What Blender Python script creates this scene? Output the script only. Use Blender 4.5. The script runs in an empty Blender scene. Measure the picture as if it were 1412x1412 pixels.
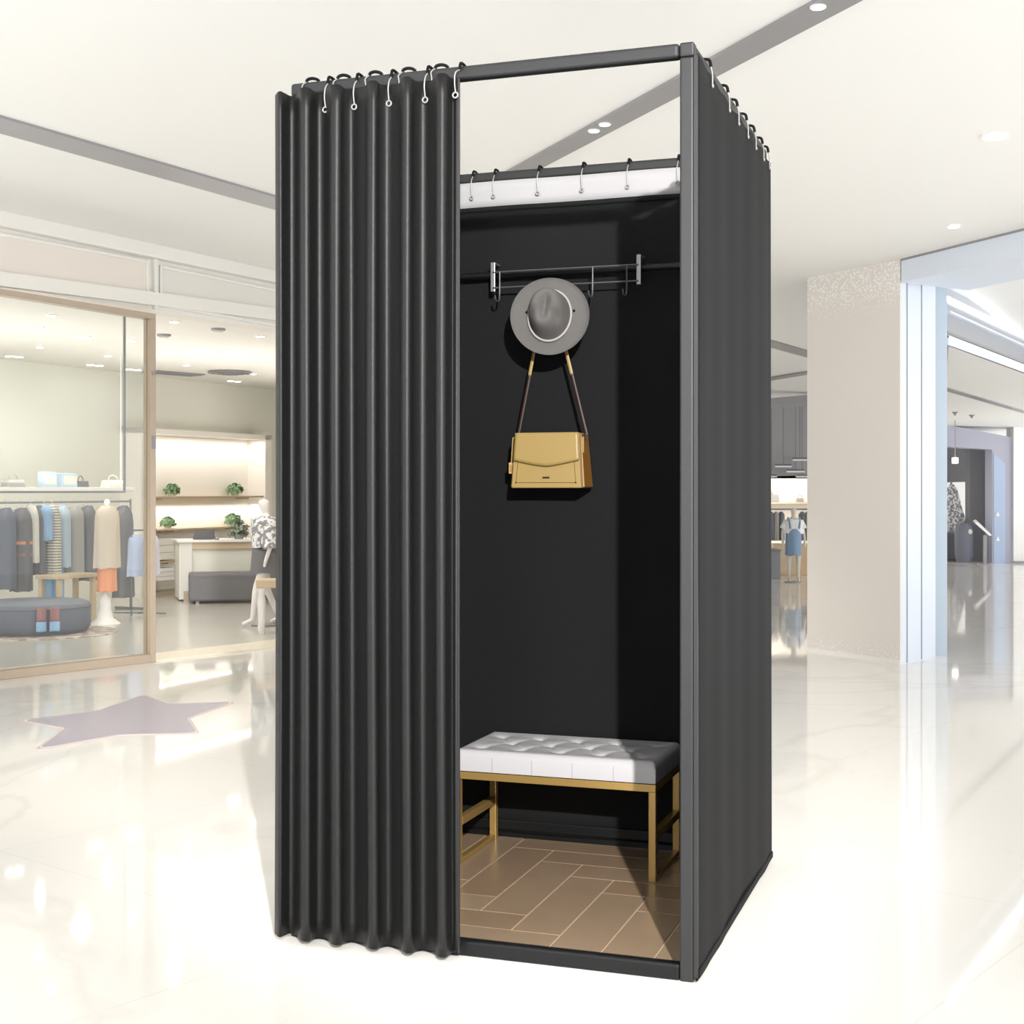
import bpy, bmesh, math, random
from mathutils import Vector, Matrix
random.seed(7)
C = bpy.context.scene.collection
PI = math.pi
F, CAM_H, HOR = 1934.0, 1.048, 675.0

# ---------------------------------------------------------------- camera, world, lights, exposure
cam = bpy.data.cameras.new('camera'); cam_o = bpy.data.objects.new('camera', cam); C.objects.link(cam_o)
cam_o.location = (0, 0, CAM_H); cam_o.rotation_euler = (PI/2, 0, 0)
cam.sensor_width = 36; cam.lens = 36*F/1412; cam.shift_y = -(706-HOR)/1412
cam.clip_end = 200
bpy.context.scene.camera = cam_o
w = bpy.data.worlds.new('world'); bpy.context.scene.world = w; w.use_nodes = True
w.node_tree.nodes['Background'].inputs[0].default_value = (0.95, 0.97, 1.0, 1)
w.node_tree.nodes['Background'].inputs[1].default_value = 1.0
_nt = w.node_tree; _tc = _nt.nodes.new('ShaderNodeTexCoord'); _sp = _nt.nodes.new('ShaderNodeSeparateXYZ'); _mr = _nt.nodes.new('ShaderNodeMapRange')
_nt.links.new(_tc.outputs['Generated'], _sp.inputs[0]); _nt.links.new(_sp.outputs[2], _mr.inputs[0]); _nt.links.new(_mr.outputs[0], _nt.nodes['Background'].inputs[1])
_mr.inputs[1].default_value = -.5; _mr.inputs[2].default_value = .5; _mr.inputs[3].default_value = 1.9; _mr.inputs[4].default_value = .8
vs = bpy.context.scene.view_settings
vs.view_transform = 'Standard'; vs.look = 'None'; vs.gamma = 1; vs.use_curve_mapping = False
vs.exposure = 0.95
def light(name, kind, loc, energy, color=(1, 1, 1), target=None, **kw):
    l = bpy.data.lights.new(name, kind); l.energy = energy; l.color = color
    for k, v in kw.items(): setattr(l, k, v)
    o = bpy.data.objects.new(name, l); C.objects.link(o); o.location = loc
    if target is not None:
        o.rotation_euler = (Vector(target)-Vector(loc)).to_track_quat('-Z', 'Y').to_euler()
    return o
light('key_spot', 'SPOT', (0.60, -1.8, 2.62), 1150, (1, .98, .96), (0.1, 3.6, 1.0), spot_size=math.radians(30), spot_blend=.5, shadow_soft_size=.04)

# ---------------------------------------------------------------- helpers
def lin(c):
    return c/12.92 if c <= .04045 else ((c+.055)/1.055)**2.4
def rgb(r, g, b, s=1.0): return (lin(r/255)*s, lin(g/255)*s, lin(b/255)*s, 1)
def mat(name, col, rough=.6, metal=0, emit=None, estr=1, bump=0, bscale=200, mottle=0, mscale=5, spec=None, ior=None, coat=0, sheen=0):
    m = bpy.data.materials.new(name); m.use_nodes = True
    nt = m.node_tree; b = nt.nodes['Principled BSDF']
    b.inputs['Base Color'].default_value = col; b.inputs['Roughness'].default_value = rough; b.inputs['Metallic'].default_value = metal
    if spec is not None: b.inputs['Specular IOR Level'].default_value = spec
    if ior: b.inputs['IOR'].default_value = ior
    if coat: b.inputs['Coat Weight'].default_value = coat
    if sheen: b.inputs['Sheen Weight'].default_value = sheen
    if emit: b.inputs['Emission Color'].default_value = emit; b.inputs['Emission Strength'].default_value = estr
    tc = nt.nodes.new('ShaderNodeTexCoord')
    if bump:
        n = nt.nodes.new('ShaderNodeTexNoise'); n.inputs['Scale'].default_value = bscale; n.inputs['Detail'].default_value = 3
        bp = nt.nodes.new('ShaderNodeBump'); bp.inputs['Strength'].default_value = bump; bp.inputs['Distance'].default_value = .002
        nt.links.new(tc.outputs['Object'], n.inputs['Vector']); nt.links.new(n.outputs['Fac'], bp.inputs['Height']); nt.links.new(bp.outputs['Normal'], b.inputs['Normal'])
    if mottle:
        n = nt.nodes.new('ShaderNodeTexNoise'); n.inputs['Scale'].default_value = mscale; n.inputs['Detail'].default_value = 5
        mx = nt.nodes.new('ShaderNodeMix'); mx.data_type = 'RGBA'
        nt.links.new(tc.outputs['Object'], n.inputs['Vector']); nt.links.new(n.outputs['Fac'], mx.inputs[0])
        mx.inputs[6].default_value = tuple(c*(1-mottle) for c in col[:3])+(1,); mx.inputs[7].default_value = tuple(min(1, c*(1+mottle)) for c in col[:3])+(1,)
        nt.links.new(mx.outputs[2], b.inputs['Base Color'])
    return m
def tag(o, label=None, cat=None, group=None, kind=None):
    if label: o['label'] = label
    if cat: o['category'] = cat
    if group: o['group'] = group
    if kind: o['kind'] = kind
    return o
def empty(name, loc=(0, 0, 0), rz=0, label=None, cat=None, group=None, kind=None):
    o = bpy.data.objects.new(name, None); C.objects.link(o); o.location = loc; o.rotation_euler = (0, 0, rz)
    o.empty_display_size = .05
    return tag(o, label, cat, group, kind)
class MB:
    def __init__(s): s.v = []; s.f = []; s.m = []
    def add(s, vs_, fs, mi=0):
        n = len(s.v); s.v += [tuple(p) for p in vs_]; s.f += [tuple(i+n for i in q) for q in fs]; s.m += [mi]*len(fs); return s
    def box(s, x0, x1, y0, y1, z0, z1, mi=0):
        return s.add([(x0,y0,z0),(x1,y0,z0),(x1,y1,z0),(x0,y1,z0),(x0,y0,z1),(x1,y0,z1),(x1,y1,z1),(x0,y1,z1)],
            [(3,2,1,0),(4,5,6,7),(0,1,5,4),(1,2,6,5),(2,3,7,6),(3,0,4,7)], mi)
    def hexa(s, b, t, mi=0):     # bottom quad (ccw from above), top quad
        return s.add(list(b)+list(t), [(3,2,1,0),(4,5,6,7),(0,1,5,4),(1,2,6,5),(2,3,7,6),(3,0,4,7)], mi)
    def prism_y(s, poly, y0, y1, mi=0):   # poly of (x,z), ccw seen from -y
        n = len(poly)
        return s.add([(x, y0, z) for x, z in poly]+[(x, y1, z) for x, z in poly],
            [tuple(range(n)), tuple(range(2*n-1, n-1, -1))]+[((i+1) % n, i, n+i, n+(i+1) % n) for i in range(n)], mi)
    def prism_z(s, poly, z0, z1, mi=0):   # poly (x,y) ccw from above
        n = len(poly)
        f0 = z0 if callable(z0) else (lambda x, y: z0); f1 = z1 if callable(z1) else (lambda x, y: z1)
        return s.add([(x, y, f0(x, y)) for x, y in poly]+[(x, y, f1(x, y)) for x, y in poly],
            [tuple(range(n-1, -1, -1)), tuple(range(n, 2*n))]+[(i, (i+1) % n, n+(i+1) % n, n+i) for i in range(n)], mi)
    def tube(s, pts, r, n=10, closed=False, mi=0, flat=1.0):
        pts = [Vector(p) for p in pts]; N = len(pts); rs = r if isinstance(r, (list, tuple)) else [r]*N
        up = None; rings = []
        for i, p in enumerate(pts):
            if closed: d = pts[(i+1) % N]-pts[i-1]
            else: d = pts[min(i+1, N-1)]-pts[max(i-1, 0)]
            d.normalize()
            if up is None: up = d.orthogonal().normalized() if abs(d.y) > .9 or flat == 1 else (Vector((0, 1, 0))-d*d.y).normalized()
            else: up = (up-d*up.dot(d)).normalized()
            sd = d.cross(up)
            rings.append([p+(up*math.cos(a)*flat+sd*math.sin(a))*rs[i] for a in [2*PI*k/n for k in range(n)]])
        vs_ = [q for ring in rings for q in ring]; fs = []
        for i in range(N if closed else N-1):
            j = (i+1) % N
            for k in range(n): fs.append((i*n+k, i*n+(k+1) % n, j*n+(k+1) % n, j*n+k))
        if not closed: fs += [tuple(range(n-1, -1, -1)), tuple((N-1)*n+k for k in range(n))]
        return s.add(vs_, fs, mi)
    def lathe(s, prof, n=32, c=(0, 0, 0), sx=1, sy=1, mi=0):
        vs_ = []; fs = []
        for r, z in prof:
            for k in range(n): a = 2*PI*k/n; vs_.append((c[0]+r*sx*math.cos(a), c[1]+r*sy*math.sin(a), c[2]+z))
        for i in range(len(prof)-1):
            for k in range(n): fs.append((i*n+k, i*n+(k+1) % n, (i+1)*n+(k+1) % n, (i+1)*n+k))
        fs += [tuple(range(n-1, -1, -1)), tuple((len(prof)-1)*n+k for k in range(n))]
        return s.add(vs_, fs, mi)
    def sphere(s, c, r, n=12, sz=1): return s.lathe([(r*math.sin(PI*(i+.02)/(n//2+.04))+1e-5, -r*sz*math.cos(PI*(i+.02)/(n//2+.04))) for i in range(n//2+1)], n, c)
    def grid(s, fn, nu, nv, mi=0):
        return s.add([fn(i/nu, j/nv) for j in range(nv+1) for i in range(nu+1)],
            [(j*(nu+1)+i, j*(nu+1)+i+1, (j+1)*(nu+1)+i+1, (j+1)*(nu+1)+i) for j in range(nv) for i in range(nu)], mi)
    def build(s, name, mats, parent=None, loc=(0, 0, 0), rz=0, bevel=0, smooth=None, solid=0, sub=0, seg=2, **kw):
        me = bpy.data.meshes.new(name); me.from_pydata(s.v, [], s.f); 
        for m in (mats if isinstance(mats, (list, tuple)) else [mats]): me.materials.append(m)
        if len(me.materials) > 1: me.polygons.foreach_set('material_index', s.m)
        bm = bmesh.new(); bm.from_mesh(me)
        if not solid: bmesh.ops.recalc_face_normals(bm, faces=bm.faces)
        bm.to_mesh(me); bm.free()
        if smooth is not None:
            me.shade_smooth(); me.set_sharp_from_angle(angle=math.radians(smooth))
        o = bpy.data.objects.new(name, me); C.objects.link(o); o.location = loc; o.rotation_euler = (0, 0, rz)
        if parent: o.parent = parent
        if solid: md = o.modifiers.new('solid', 'SOLIDIFY'); md.thickness = solid; md.offset = 0
        if bevel: md = o.modifiers.new('bevel', 'BEVEL'); md.width = bevel; md.segments = seg; md.limit_method = 'ANGLE'
        if sub: md = o.modifiers.new('sub', 'SUBSURF'); md.levels = md.render_levels = sub
        return tag(o, **kw)
def P(px, py, Y): return Vector(((px-706)/F*Y, Y, CAM_H+(HOR-py)*Y/F))
def G(px, py, z=0):          # point on the horizontal plane z seen at a pixel of the photograph
    Y = (z-CAM_H)*F/(HOR-py); return Vector(((px-706)/F*Y, Y, z))
def CZ(X, Y): return 2.738-.0267*X-.0306*Y     # mall ceiling, very slightly pitched
def CP(px, py):
    kx = (px-706)/F; kz = (HOR-py)/F; Y = (2.738-CAM_H)/(kz+.0267*kx+.0306); return Vector((kx*Y, Y, CZ(kx*Y, Y)))
class Frame:
    def __init__(s, ox, oy, ang): s.o = (ox, oy); s.a = ang; s.ex = (math.cos(ang), math.sin(ang)); s.ey = (-math.sin(ang), math.cos(ang))
    def w(s, x, y, z=0): return Vector((s.o[0]+x*s.ex[0]+y*s.ey[0], s.o[1]+x*s.ex[1]+y*s.ey[1], z))
    def x(s, px, y=0): k = (px-706)/F; return (k*(s.o[1]+y*s.ey[1])-s.o[0]-y*s.ey[0])/(s.ex[0]-k*s.ex[1])
    def y(s, px, x): k = (px-706)/F; return (k*(s.o[1]+x*s.ex[1])-s.o[0]-x*s.ex[0])/(s.ey[0]-k*s.ey[1])
    def z(s, py, x, y): return CAM_H+(HOR-py)*s.w(x, y).y/F
    def xz(s, px, py, y=0): x = s.x(px, y); return (x, s.z(py, x, y))

# ---------------------------------------------------------------- materials
M = {}
M['wall'] = mat('wall_paint', rgb(236, 230, 220), .6)
M['wall_cool'] = mat('cool_wall_paint', rgb(222, 229, 240), .5)
M['ceil'] = mat('ceiling_paint', rgb(244, 243, 240), .8)
M['moulding'] = mat('moulding_paint', rgb(238, 235, 228), .55)
M['fascia'] = mat('fascia_panel', rgb(234, 225, 215), .5)
M['fascia2'] = mat('fascia_panel_grey', rgb(230, 226, 218), .5)
M['brass'] = mat('pale_brass', rgb(186, 168, 148), .35, .2)
M['strip'] = mat('ceiling_slot_metal', rgb(150, 148, 150), .35, .1, mottle=.08, mscale=3)
M['dslot'] = mat('dark_slot', rgb(150, 150, 155), .6)
M['lamp'] = mat('lamp_glow', (1, 1, 1, 1), .5, emit=(1, .98, .93, 1), estr=7)
M['trimwhite'] = mat('white_trim', rgb(245, 245, 245), .4)
M['white'] = mat('white_lacquer', rgb(245, 243, 240), .3)
M['shopwall'] = mat('shop_wall', rgb(238, 237, 226), .6)
M['niche'] = mat('niche_wall', rgb(246, 240, 232), .5)
M['shopfloor'] = mat('shop_floor_tile', rgb(205, 202, 194), .18, mottle=.05, mscale=2)
M['shopceil'] = mat('shop_ceiling', rgb(238, 234, 226), .7)
M['wood_pale'] = mat('pale_wood', rgb(215, 195, 165), .45, mottle=.08, mscale=8)
M['shelf'] = mat('shelf_wood', rgb(190, 170, 140), .5)
M['darkgrey'] = mat('haze_paled_dark', rgb(122, 121, 124), .55)  # dark tone lightened in its colour to stand for haze
M['navy'] = mat('haze_paled_navy', rgb(118, 122, 134), .6)  # navy lifted to grey, the veil of haze put into the colour
M['blue'] = mat('light_blue', rgb(160, 195, 230), .7)
M['denim'] = mat('denim', rgb(140, 165, 195), .8, bump=.3)
M['cream'] = mat('cream_knit', rgb(214, 200, 182), .9, bump=.4)
M['grey'] = mat('grey_wool', rgb(180, 178, 172), .9, bump=.4)
M['orange'] = mat('orange_cloth', rgb(240, 165, 125), .8)
M['red'] = mat('haze_paled_red', rgb(168, 126, 126), .8)  # red paled in its colour for the haze
M['palewhite'] = mat('off_white_cloth', rgb(236, 232, 222), .85)
M['mann'] = mat('mannequin_white', rgb(248, 244, 242), .35)
M['mann_tan'] = mat('mannequin_cream', rgb(226, 218, 200), .45)
M['leaf'] = mat('leaf_green', rgb(130, 160, 120), .6, mottle=.3, mscale=40)
M['leafg'] = mat('leaf_grey_green', rgb(150, 165, 145), .6, mottle=.3, mscale=40)
M['metal'] = mat('silver_panel', rgb(172, 176, 184), .3, .5)
M['sky_screen'] = mat('pale_blue_panel', rgb(200, 218, 235), .3)
M['portal'] = mat('lilac_grey_wall', rgb(182, 183, 198), .5)
M['portalb'] = mat('lilac_blue_wall', rgb(178, 195, 222), .45)
M['finblue'] = mat('pale_blue_fin', rgb(196, 210, 222), .35)
M['star'] = mat('star_lilac', rgb(172, 163, 175), .3)
M['starpink'] = mat('star_pink_edge', rgb(215, 180, 178), .3)
# booth
M['curtain'] = mat('charcoal_curtain', rgb(12, 12, 12), .5, bump=.3, bscale=260, spec=.42)
M['panel'] = mat('charcoal_panel_cloth', rgb(19, 19, 20), .75, bump=.3, bscale=300, spec=.15)
M['panel_in'] = mat('dark_back_cloth', rgb(19, 20, 21), .8, bump=.2, bscale=300, spec=.2)
M['frame'] = mat('grey_powder_coat', rgb(29, 29, 30), .5, bump=.15, bscale=500)
M['framedk'] = mat('dark_powder_coat', rgb(8, 9, 11), .45, spec=.35)
M['black'] = mat('black_plastic', rgb(2, 2, 2), .7, spec=.2)
M['wire'] = mat('white_wire', rgb(150, 149, 146), .35, .2)
M['header'] = mat('white_header_band', rgb(168, 167, 168), .7)
M['wood'] = mat('brown_plank', rgb(150, 128, 105), .25, mottle=.1, mscale=9)
M['wood2'] = mat('tan_plank', rgb(155, 134, 111), .25, mottle=.1, mscale=9)
M['wood3'] = mat('dark_plank', rgb(144, 121, 98), .25, mottle=.1, mscale=9)
M['grout'] = mat('pale_joint', rgb(190, 168, 142), .4)
M['gold'] = mat('satin_gold', rgb(176, 144, 84), .35, .5)
M['cushion'] = mat('white_leatherette', rgb(184, 182, 184), .45)
M['felt'] = mat('grey_felt', rgb(96, 94, 92), .95, bump=.6, bscale=500, mottle=.06, mscale=150)
M['cord'] = mat('pale_cord', rgb(160, 153, 150), .6)
M['bagtan'] = mat('tan_leather', rgb(154, 130, 78), .45, bump=.1, bscale=300)
M['bagside'] = mat('caramel_leather', rgb(138, 94, 36), .5)
M['stitch'] = mat('olive_stitching', rgb(110, 86, 40), .6)
M['brown'] = mat('dark_brown_leather', rgb(42, 20, 12), .5)
M['chrome'] = mat('brushed_chrome', rgb(165, 165, 166), .3, .6)
M['wiregrey'] = mat('grey_wire', rgb(90, 90, 92), .35, .5)

def floor_material():
    m = mat('polished_marble', rgb(240, 236, 228), .045, ior=1.28)
    nt = m.node_tree; b = nt.nodes['Principled BSDF']; tc = nt.nodes['Texture Coordinate']
    n = nt.nodes.new('ShaderNodeTexNoise'); n.inputs['Scale'].default_value = .35; n.inputs['Detail'].default_value = 8; n.inputs['Distortion'].default_value = 1.2
    r = nt.nodes.new('ShaderNodeValToRGB'); e = r.color_ramp.elements
    base = rgb(240, 236, 229); vein = rgb(232, 228, 220)
    e[0].position = .485; e[0].color = base; e[1].position = .515; e[1].color = base
    k = e.new(.5); k.color = vein
    nt.links.new(tc.outputs['Object'], n.inputs['Vector']); nt.links.new(n.outputs['Fac'], r.inputs['Fac'])
    br = nt.nodes.new('ShaderNodeTexBrick'); br.offset = 0; br.inputs['Scale'].default_value = 1
    br.inputs['Brick Width'].default_value = 1.3; br.inputs['Row Height'].default_value = 1.3; br.inputs['Mortar Size'].default_value = .003
    mp = nt.nodes.new('ShaderNodeMapping'); mp.inputs['Rotation'].default_value = (0, 0, math.radians(-51.4)); mp.inputs['Location'].default_value = (.35, .2, 0)
    nt.links.new(tc.outputs['Object'], mp.inputs['Vector']); nt.links.new(mp.outputs['Vector'], br.inputs['Vector'])
    mx = nt.nodes.new('ShaderNodeMix'); mx.data_type = 'RGBA'; mx.inputs[7].default_value = rgb(232, 228, 220)
    nt.links.new(br.outputs['Fac'], mx.inputs[0]); nt.links.new(r.outputs['Color'], mx.inputs[6]); nt.links.new(mx.outputs[2], b.inputs['Base Color'])
    return m
M['floor'] = floor_material()
def glass_material():
    m = bpy.data.materials.new('storefront_glass'); m.use_nodes = True; nt = m.node_tree; nt.nodes.clear()
    o = nt.nodes.new('ShaderNodeOutputMaterial'); t = nt.nodes.new('ShaderNodeBsdfTransparent'); t.inputs[0].default_value = (.965, .975, .965, 1)
    g = nt.nodes.new('ShaderNodeBsdfGlossy'); g.inputs['Roughness'].default_value = .02; fr = nt.nodes.new('ShaderNodeFresnel'); fr.inputs[0].default_value = 1.3
    mx = nt.nodes.new('ShaderNodeMixShader'); nt.links.new(fr.outputs[0], mx.inputs[0]); nt.links.new(t.outputs[0], mx.inputs[1]); nt.links.new(g.outputs[0], mx.inputs[2]); nt.links.new(mx.outputs[0], o.inputs[0])
    return m
M['glass'] = glass_material()
def speckle_material():     # beige column cladding, white dots thick near its foot and head
    m = mat('speckled_beige_panel', rgb(219, 212, 203), .35)
    nt = m.node_tree; b = nt.nodes['Principled BSDF']; tc = nt.nodes['Texture Coordinate']
    v = nt.nodes.new('ShaderNodeTexVoronoi'); v.inputs['Scale'].default_value = 62
    sp = nt.nodes.new('ShaderNodeSeparateXYZ'); nt.links.new(tc.outputs['Object'], v.inputs['Vector']); nt.links.new(tc.outputs['Object'], sp.inputs[0])
    r = nt.nodes.new('ShaderNodeMapRange')      # distance from mid height
    a = nt.nodes.new('ShaderNodeMath'); a.operation = 'SUBTRACT'; a.inputs[1].default_value = 1.12; nt.links.new(sp.outputs[2], a.inputs[0])
    ab = nt.nodes.new('ShaderNodeMath'); ab.operation = 'ABSOLUTE'; nt.links.new(a.outputs[0], ab.inputs[0]); nt.links.new(ab.outputs[0], r.inputs[0])
    r.inputs[1].default_value = .9; r.inputs[2].default_value = 1.15; r.inputs[3].default_value = 0; r.inputs[4].default_value = .42
    l = nt.nodes.new('ShaderNodeMath'); l.operation = 'LESS_THAN'; nt.links.new(v.outputs['Distance'], l.inputs[0]); nt.links.new(r.outputs[0], l.inputs[1])
    mx = nt.nodes.new('ShaderNodeMix'); mx.data_type = 'RGBA'; mx.inputs[6].default_value = rgb(228, 221, 214); mx.inputs[7].default_value = rgb(246, 244, 240)
    nt.links.new(l.outputs[0], mx.inputs[0]); nt.links.new(mx.outputs[2], b.inputs['Base Color'])
    return m
M['speckle'] = speckle_material()
def pattern_material(name, c1, c2, kind, scale):
    m = mat(name, c1, .85); nt = m.node_tree; b = nt.nodes['Principled BSDF']; tc = nt.nodes['Texture Coordinate']
    if kind == 'stripe':
        t = nt.nodes.new('ShaderNodeTexWave'); t.bands_direction = 'Z'; t.inputs['Scale'].default_value = scale; t.inputs['Distortion'].default_value = 1
    else:
        t = nt.nodes.new('ShaderNodeTexNoise'); t.inputs['Scale'].default_value = scale
    r = nt.nodes.new('ShaderNodeValToRGB'); r.color_ramp.interpolation = 'CONSTANT'; e = r.color_ramp.elements
    e[0].color = c1; e[1].position = .5; e[1].color = c2
    nt.links.new(tc.outputs['Object'], t.inputs['Vector']); nt.links.new(t.outputs['Fac'], r.inputs[0]); nt.links.new(r.outputs[0], b.inputs['Base Color'])
    return m
M['striped'] = pattern_material('cream_grey_stripes', rgb(238, 234, 222), rgb(165, 160, 145), 'stripe', 14)
M['paisley'] = pattern_material('grey_white_print', rgb(150, 150, 155), rgb(240, 240, 240), 'noise', 26)
M['rug'] = pattern_material('mottled_rug', rgb(165, 150, 142), rgb(200, 188, 178), 'noise', 12)

# ---------------------------------------------------------------- setting: floor, ceiling
MB().prism_z([(-3.2, -1.2), (3.2, -1.2), (8.5, 9), (9.5, 24), (-9.5, 24), (-8.5, 9)], -.1, 0).build('floor', M['floor'], kind='structure')
cpoly = [(-8, -3.5), (9, -3.5), (9.4, 24), (-9, 24)]
MB().prism_z(cpoly, lambda x, y: CZ(x, y), lambda x, y: CZ(x, y)+.12).build('ceiling', M['ceil'], kind='structure')
def ceil_strip(name, pts, m, th=.012, **kw):
    q = [CP(*p) for p in pts]
    return MB().add([tuple(p+Vector((0, 0, .002))) for p in q]+[tuple(p-Vector((0, 0, th))) for p in q], [(0,1,2,3),(7,6,5,4),(0,4,5,1),(1,5,6,2),(2,6,7,3),(3,7,4,0)]).build(name, m, **kw)
def lerp(a, b, t): return (a[0]+(b[0]-a[0])*t, a[1]+(b[1]-a[1])*t)
ceil_strip('trim_1', [(-180, 106), (1190, 505), (1190, 513), (-180, 130)], M['strip'], kind='structure')
ceil_strip('trim_2', [lerp((706, 231), (1115, 3), 1.15), lerp((706, 231), (1115, 3), -.25), lerp((748, 228), (1175, 3), -.30), lerp((748, 228), (1175, 3), 1.15)], M['strip'], kind='structure')
ceil_strip('trim_3', [(1000, 530), (1180, 500), (1180, 504), (1000, 534)], M['strip'], kind='structure')

# ---------------------------------------------------------------- storefront on the left
S = Frame(-2.81, 7.74, math.atan2(.7812, .6243)); SL = S.w(0, 0); SA = S.a
def zline(p1, p2, y=0):
    a, b = S.xz(*p1, y), S.xz(*p2, y); return lambda x: a[1]+(b[1]-a[1])*(x-a[0])/(b[0]-a[0])
def sband(name, x0, x1, zb, zt, y0, y1, m, **kw):
    zb_ = zb if callable(zb) else (lambda x: zb); zt_ = zt if callable(zt) else (lambda x: zt)
    return MB().prism_y([(x0, zb_(x0)), (x1, zb_(x1)), (x1, zt_(x1)), (x0, zt_(x0))], y0, y1).build(name, m, loc=SL, rz=SA, **kw)
X0, X1 = -3.2, 7.2
cx = lambda x: 2.80
zt1 = zline((3, 291), (382, 374)); zt2 = zline((3, 313), (382, 391)); zfb = zline((3, 393), (382, 453))
sband('wall_left', X0, X1, zfb, cx, .06, .2, M['wall'], kind='structure')
sband('trim_4', X0, X1, zt2, zt1, -.03, .06, M['moulding'], kind='structure', bevel=.008)
pxs = lambda px: S.x(px)
zp_top = zline((3, 325), (205, 362)); zp_bot = zline((3, 382), (207, 417))
zq_top = zline((227, 370), (382, 402)); zq_bot = zline((226, 418), (382, 446))
sband('wall_fascia', X0, X1, zfb, zt2, .035, .06, M['moulding'], kind='structure')
def ring_frame(name, x0, x1, zb, zt, m, mi):
    b = MB(); e = .02
    for (a, c, l, h) in ((x0, x1, zt, lambda x: zt(x)+e), (x0, x1, lambda x: zb(x)-e, zb)):
        b.prism_y([(a, l(a)), (c, l(c)), (c, h(c)), (a, h(a))], .015, .036)
    for a, c in ((x0-e, x0), (x1, x1+e)): b.prism_y([(a, zb(a)-e), (c, zb(c)-e), (c, zt(c)+e), (a, zt(a)+e)], .015, .036)
    o = b.build(name, m, loc=SL, rz=SA, bevel=.004, kind='structure')
    sband(mi, x0, x1, zb, zt, .025, .037, M['fascia'] if name == 'trim_5' else M['fascia2'], kind='structure')
ring_frame('trim_5', pxs(3)-1.2, pxs(205), zp_bot, zp_top, M['moulding'], 'wall_panel')
ring_frame('trim_6', pxs(227), pxs(227)+1.9, zq_bot, zq_top, M['moulding'], 'wall_panel_grey')
sband('trim_7', pxs(215), pxs(220), zfb, zt2, .01, .04, M['moulding'], kind='structure')
# pale brass storefront frame with its glass
wf = empty('window_1', SL, SA, kind='structure')
zb1 = zline((3, 399), (213, 433)); zb2 = zline((3, 407), (213, 441))
def sb(name, x0, x1, zb, zt, y0, y1, m, par, **kw):
    zb_ = zb if callable(zb) else (lambda x: zb); zt_ = zt if callable(zt) else (lambda x: zt)
    return MB().prism_y([(x0, zb_(x0)), (x1, zb_(x1)), (x1, zt_(x1)), (x0, zt_(x0))], y0, y1).build(name, m, par, **kw)
xg0, xg1 = -2.6, pxs(209)
sb('window_frame', xg0, pxs(213), zb2, zb1, -.015, .06, M['brass'], wf, bevel=.003)
sb('window_frame', pxs(206), pxs(213), 0, zb2, -.015, .06, M['brass'], wf, bevel=.003)
sb('window_frame', xg0, pxs(206), 0.0, .05, -.015, .06, M['brass'], wf, bevel=.003)
sb('window_pane', xg0, pxs(206), .05, zb2, .02, .028, M['glass'], wf)
sb('bracket', pxs(207.3), pxs(212), S.z(507, 0.6, 0)-.02, S.z(507, .6, 0)+.005, -.022, -.015, M['strip'], wf)
sb('bracket', pxs(207.3), pxs(212), S.z(617, 0.6, 0), S.z(598, .6, 0), -.022, -.015, M['strip'], wf)
sband('trim_8', pxs(213), X1, 0, .012, -.02, .3, mat('pale_threshold', rgb(240, 230, 208), .3), kind='structure')
sband('trim_9', xg0, pxs(206), .0, .03, .07, .22, M['palewhite'], kind='structure')
# shop shell
sfl = [(-3.2, .2), (X1, .2), (X1, 5.2), (-3.2, 2.7)]
MB().prism_z([(X0, .06), (X1, .06), (X1, 5.25), (2.39, 3.95), (X0, 2.5)], .0, .006).build('floor_shop', M['shopfloor'], loc=SL, rz=SA, kind='structure')
MB().prism_z([(X0, .0), (X1, .0), (X1, 5.3), (2.39, 4.0), (X0, 2.6)], 2.17, 2.25).build('ceiling_shop', M['shopceil'], loc=SL+Vector((0, 0, .0)), rz=SA, kind='structure')
MB().prism_z([(X0, 2.48), (2.39, 3.92), (6.47, 4.97), (X1, 5.16), (X1, 5.3), (6.4, 5.1), (2.35, 4.05), (X0, 2.6)], 0, 2.17).build('wall_back_shop', M['shopwall'], loc=SL, rz=SA, kind='structure')
MB().box(X1, X1+.1, .06, 5.3, 0, 2.8).build('wall_shop_side', M['shopwall'], loc=SL, rz=SA, kind='structure')
sband('wall_behind_booth', pxs(430), X1, .012, zfb, .06, .16, M['wall'], kind='structure')
# mall far wall, behind the booth
MB().box(-.6, 2.6, 17.0, 17.15, 0, 2.5).build('wall_far', M['wall'], kind='structure')

# back wall frame of the shop
BW = Frame(*S.w(2.39, 3.92).xy, SA+math.atan2(4.97-3.92, 6.47-2.39)); BL_ = BW.w(0, 0); BA = BW.a
nch = empty('wall_alcove', BL_, BA, kind='structure')
def bwx(px, y=0): return BW.x(px, y)
xa, xb = bwx(200, -.25), bwx(366, -.25)
ztp = BW.z(597, xa, -.25)
b = MB(); b.box(xa, xb, -.02, -.005, .1, ztp); b.build('alcove_back', M['niche'], nch)
b = MB(); b.box(xa-.06, xa, -.25, 0, 0, ztp+.05); b.box(xb, xb+.12, -.25, 0, 0, ztp+.05); b.box(xa-.06, xb+.12, -.25, 0, ztp, ztp+.05); b.build('alcove_surround', M['niche'], nch)
b = MB(); b.box(xa, xb, -.25, -.02, .0, .05); b.build('plinth', M['brass'], nch)
light('alcove_light', 'AREA', BW.w((xa+xb)/2, -.18, ztp-.02), 2.8, (1, .965, .91), BW.w((xa+xb)/2, -.1, 0), shape='RECTANGLE', size=2.0, size_y=.06)
light('alcove_fill', 'AREA', BW.w((xa+xb)/2, -.12, ztp-.70), 2.0, (1, .965, .91), BW.w((xa+xb)/2, -.05, 0), shape='RECTANGLE', size=2.0, size_y=.05)  # added unseen lamp, brightens the alcove below the upper shelf
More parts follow.
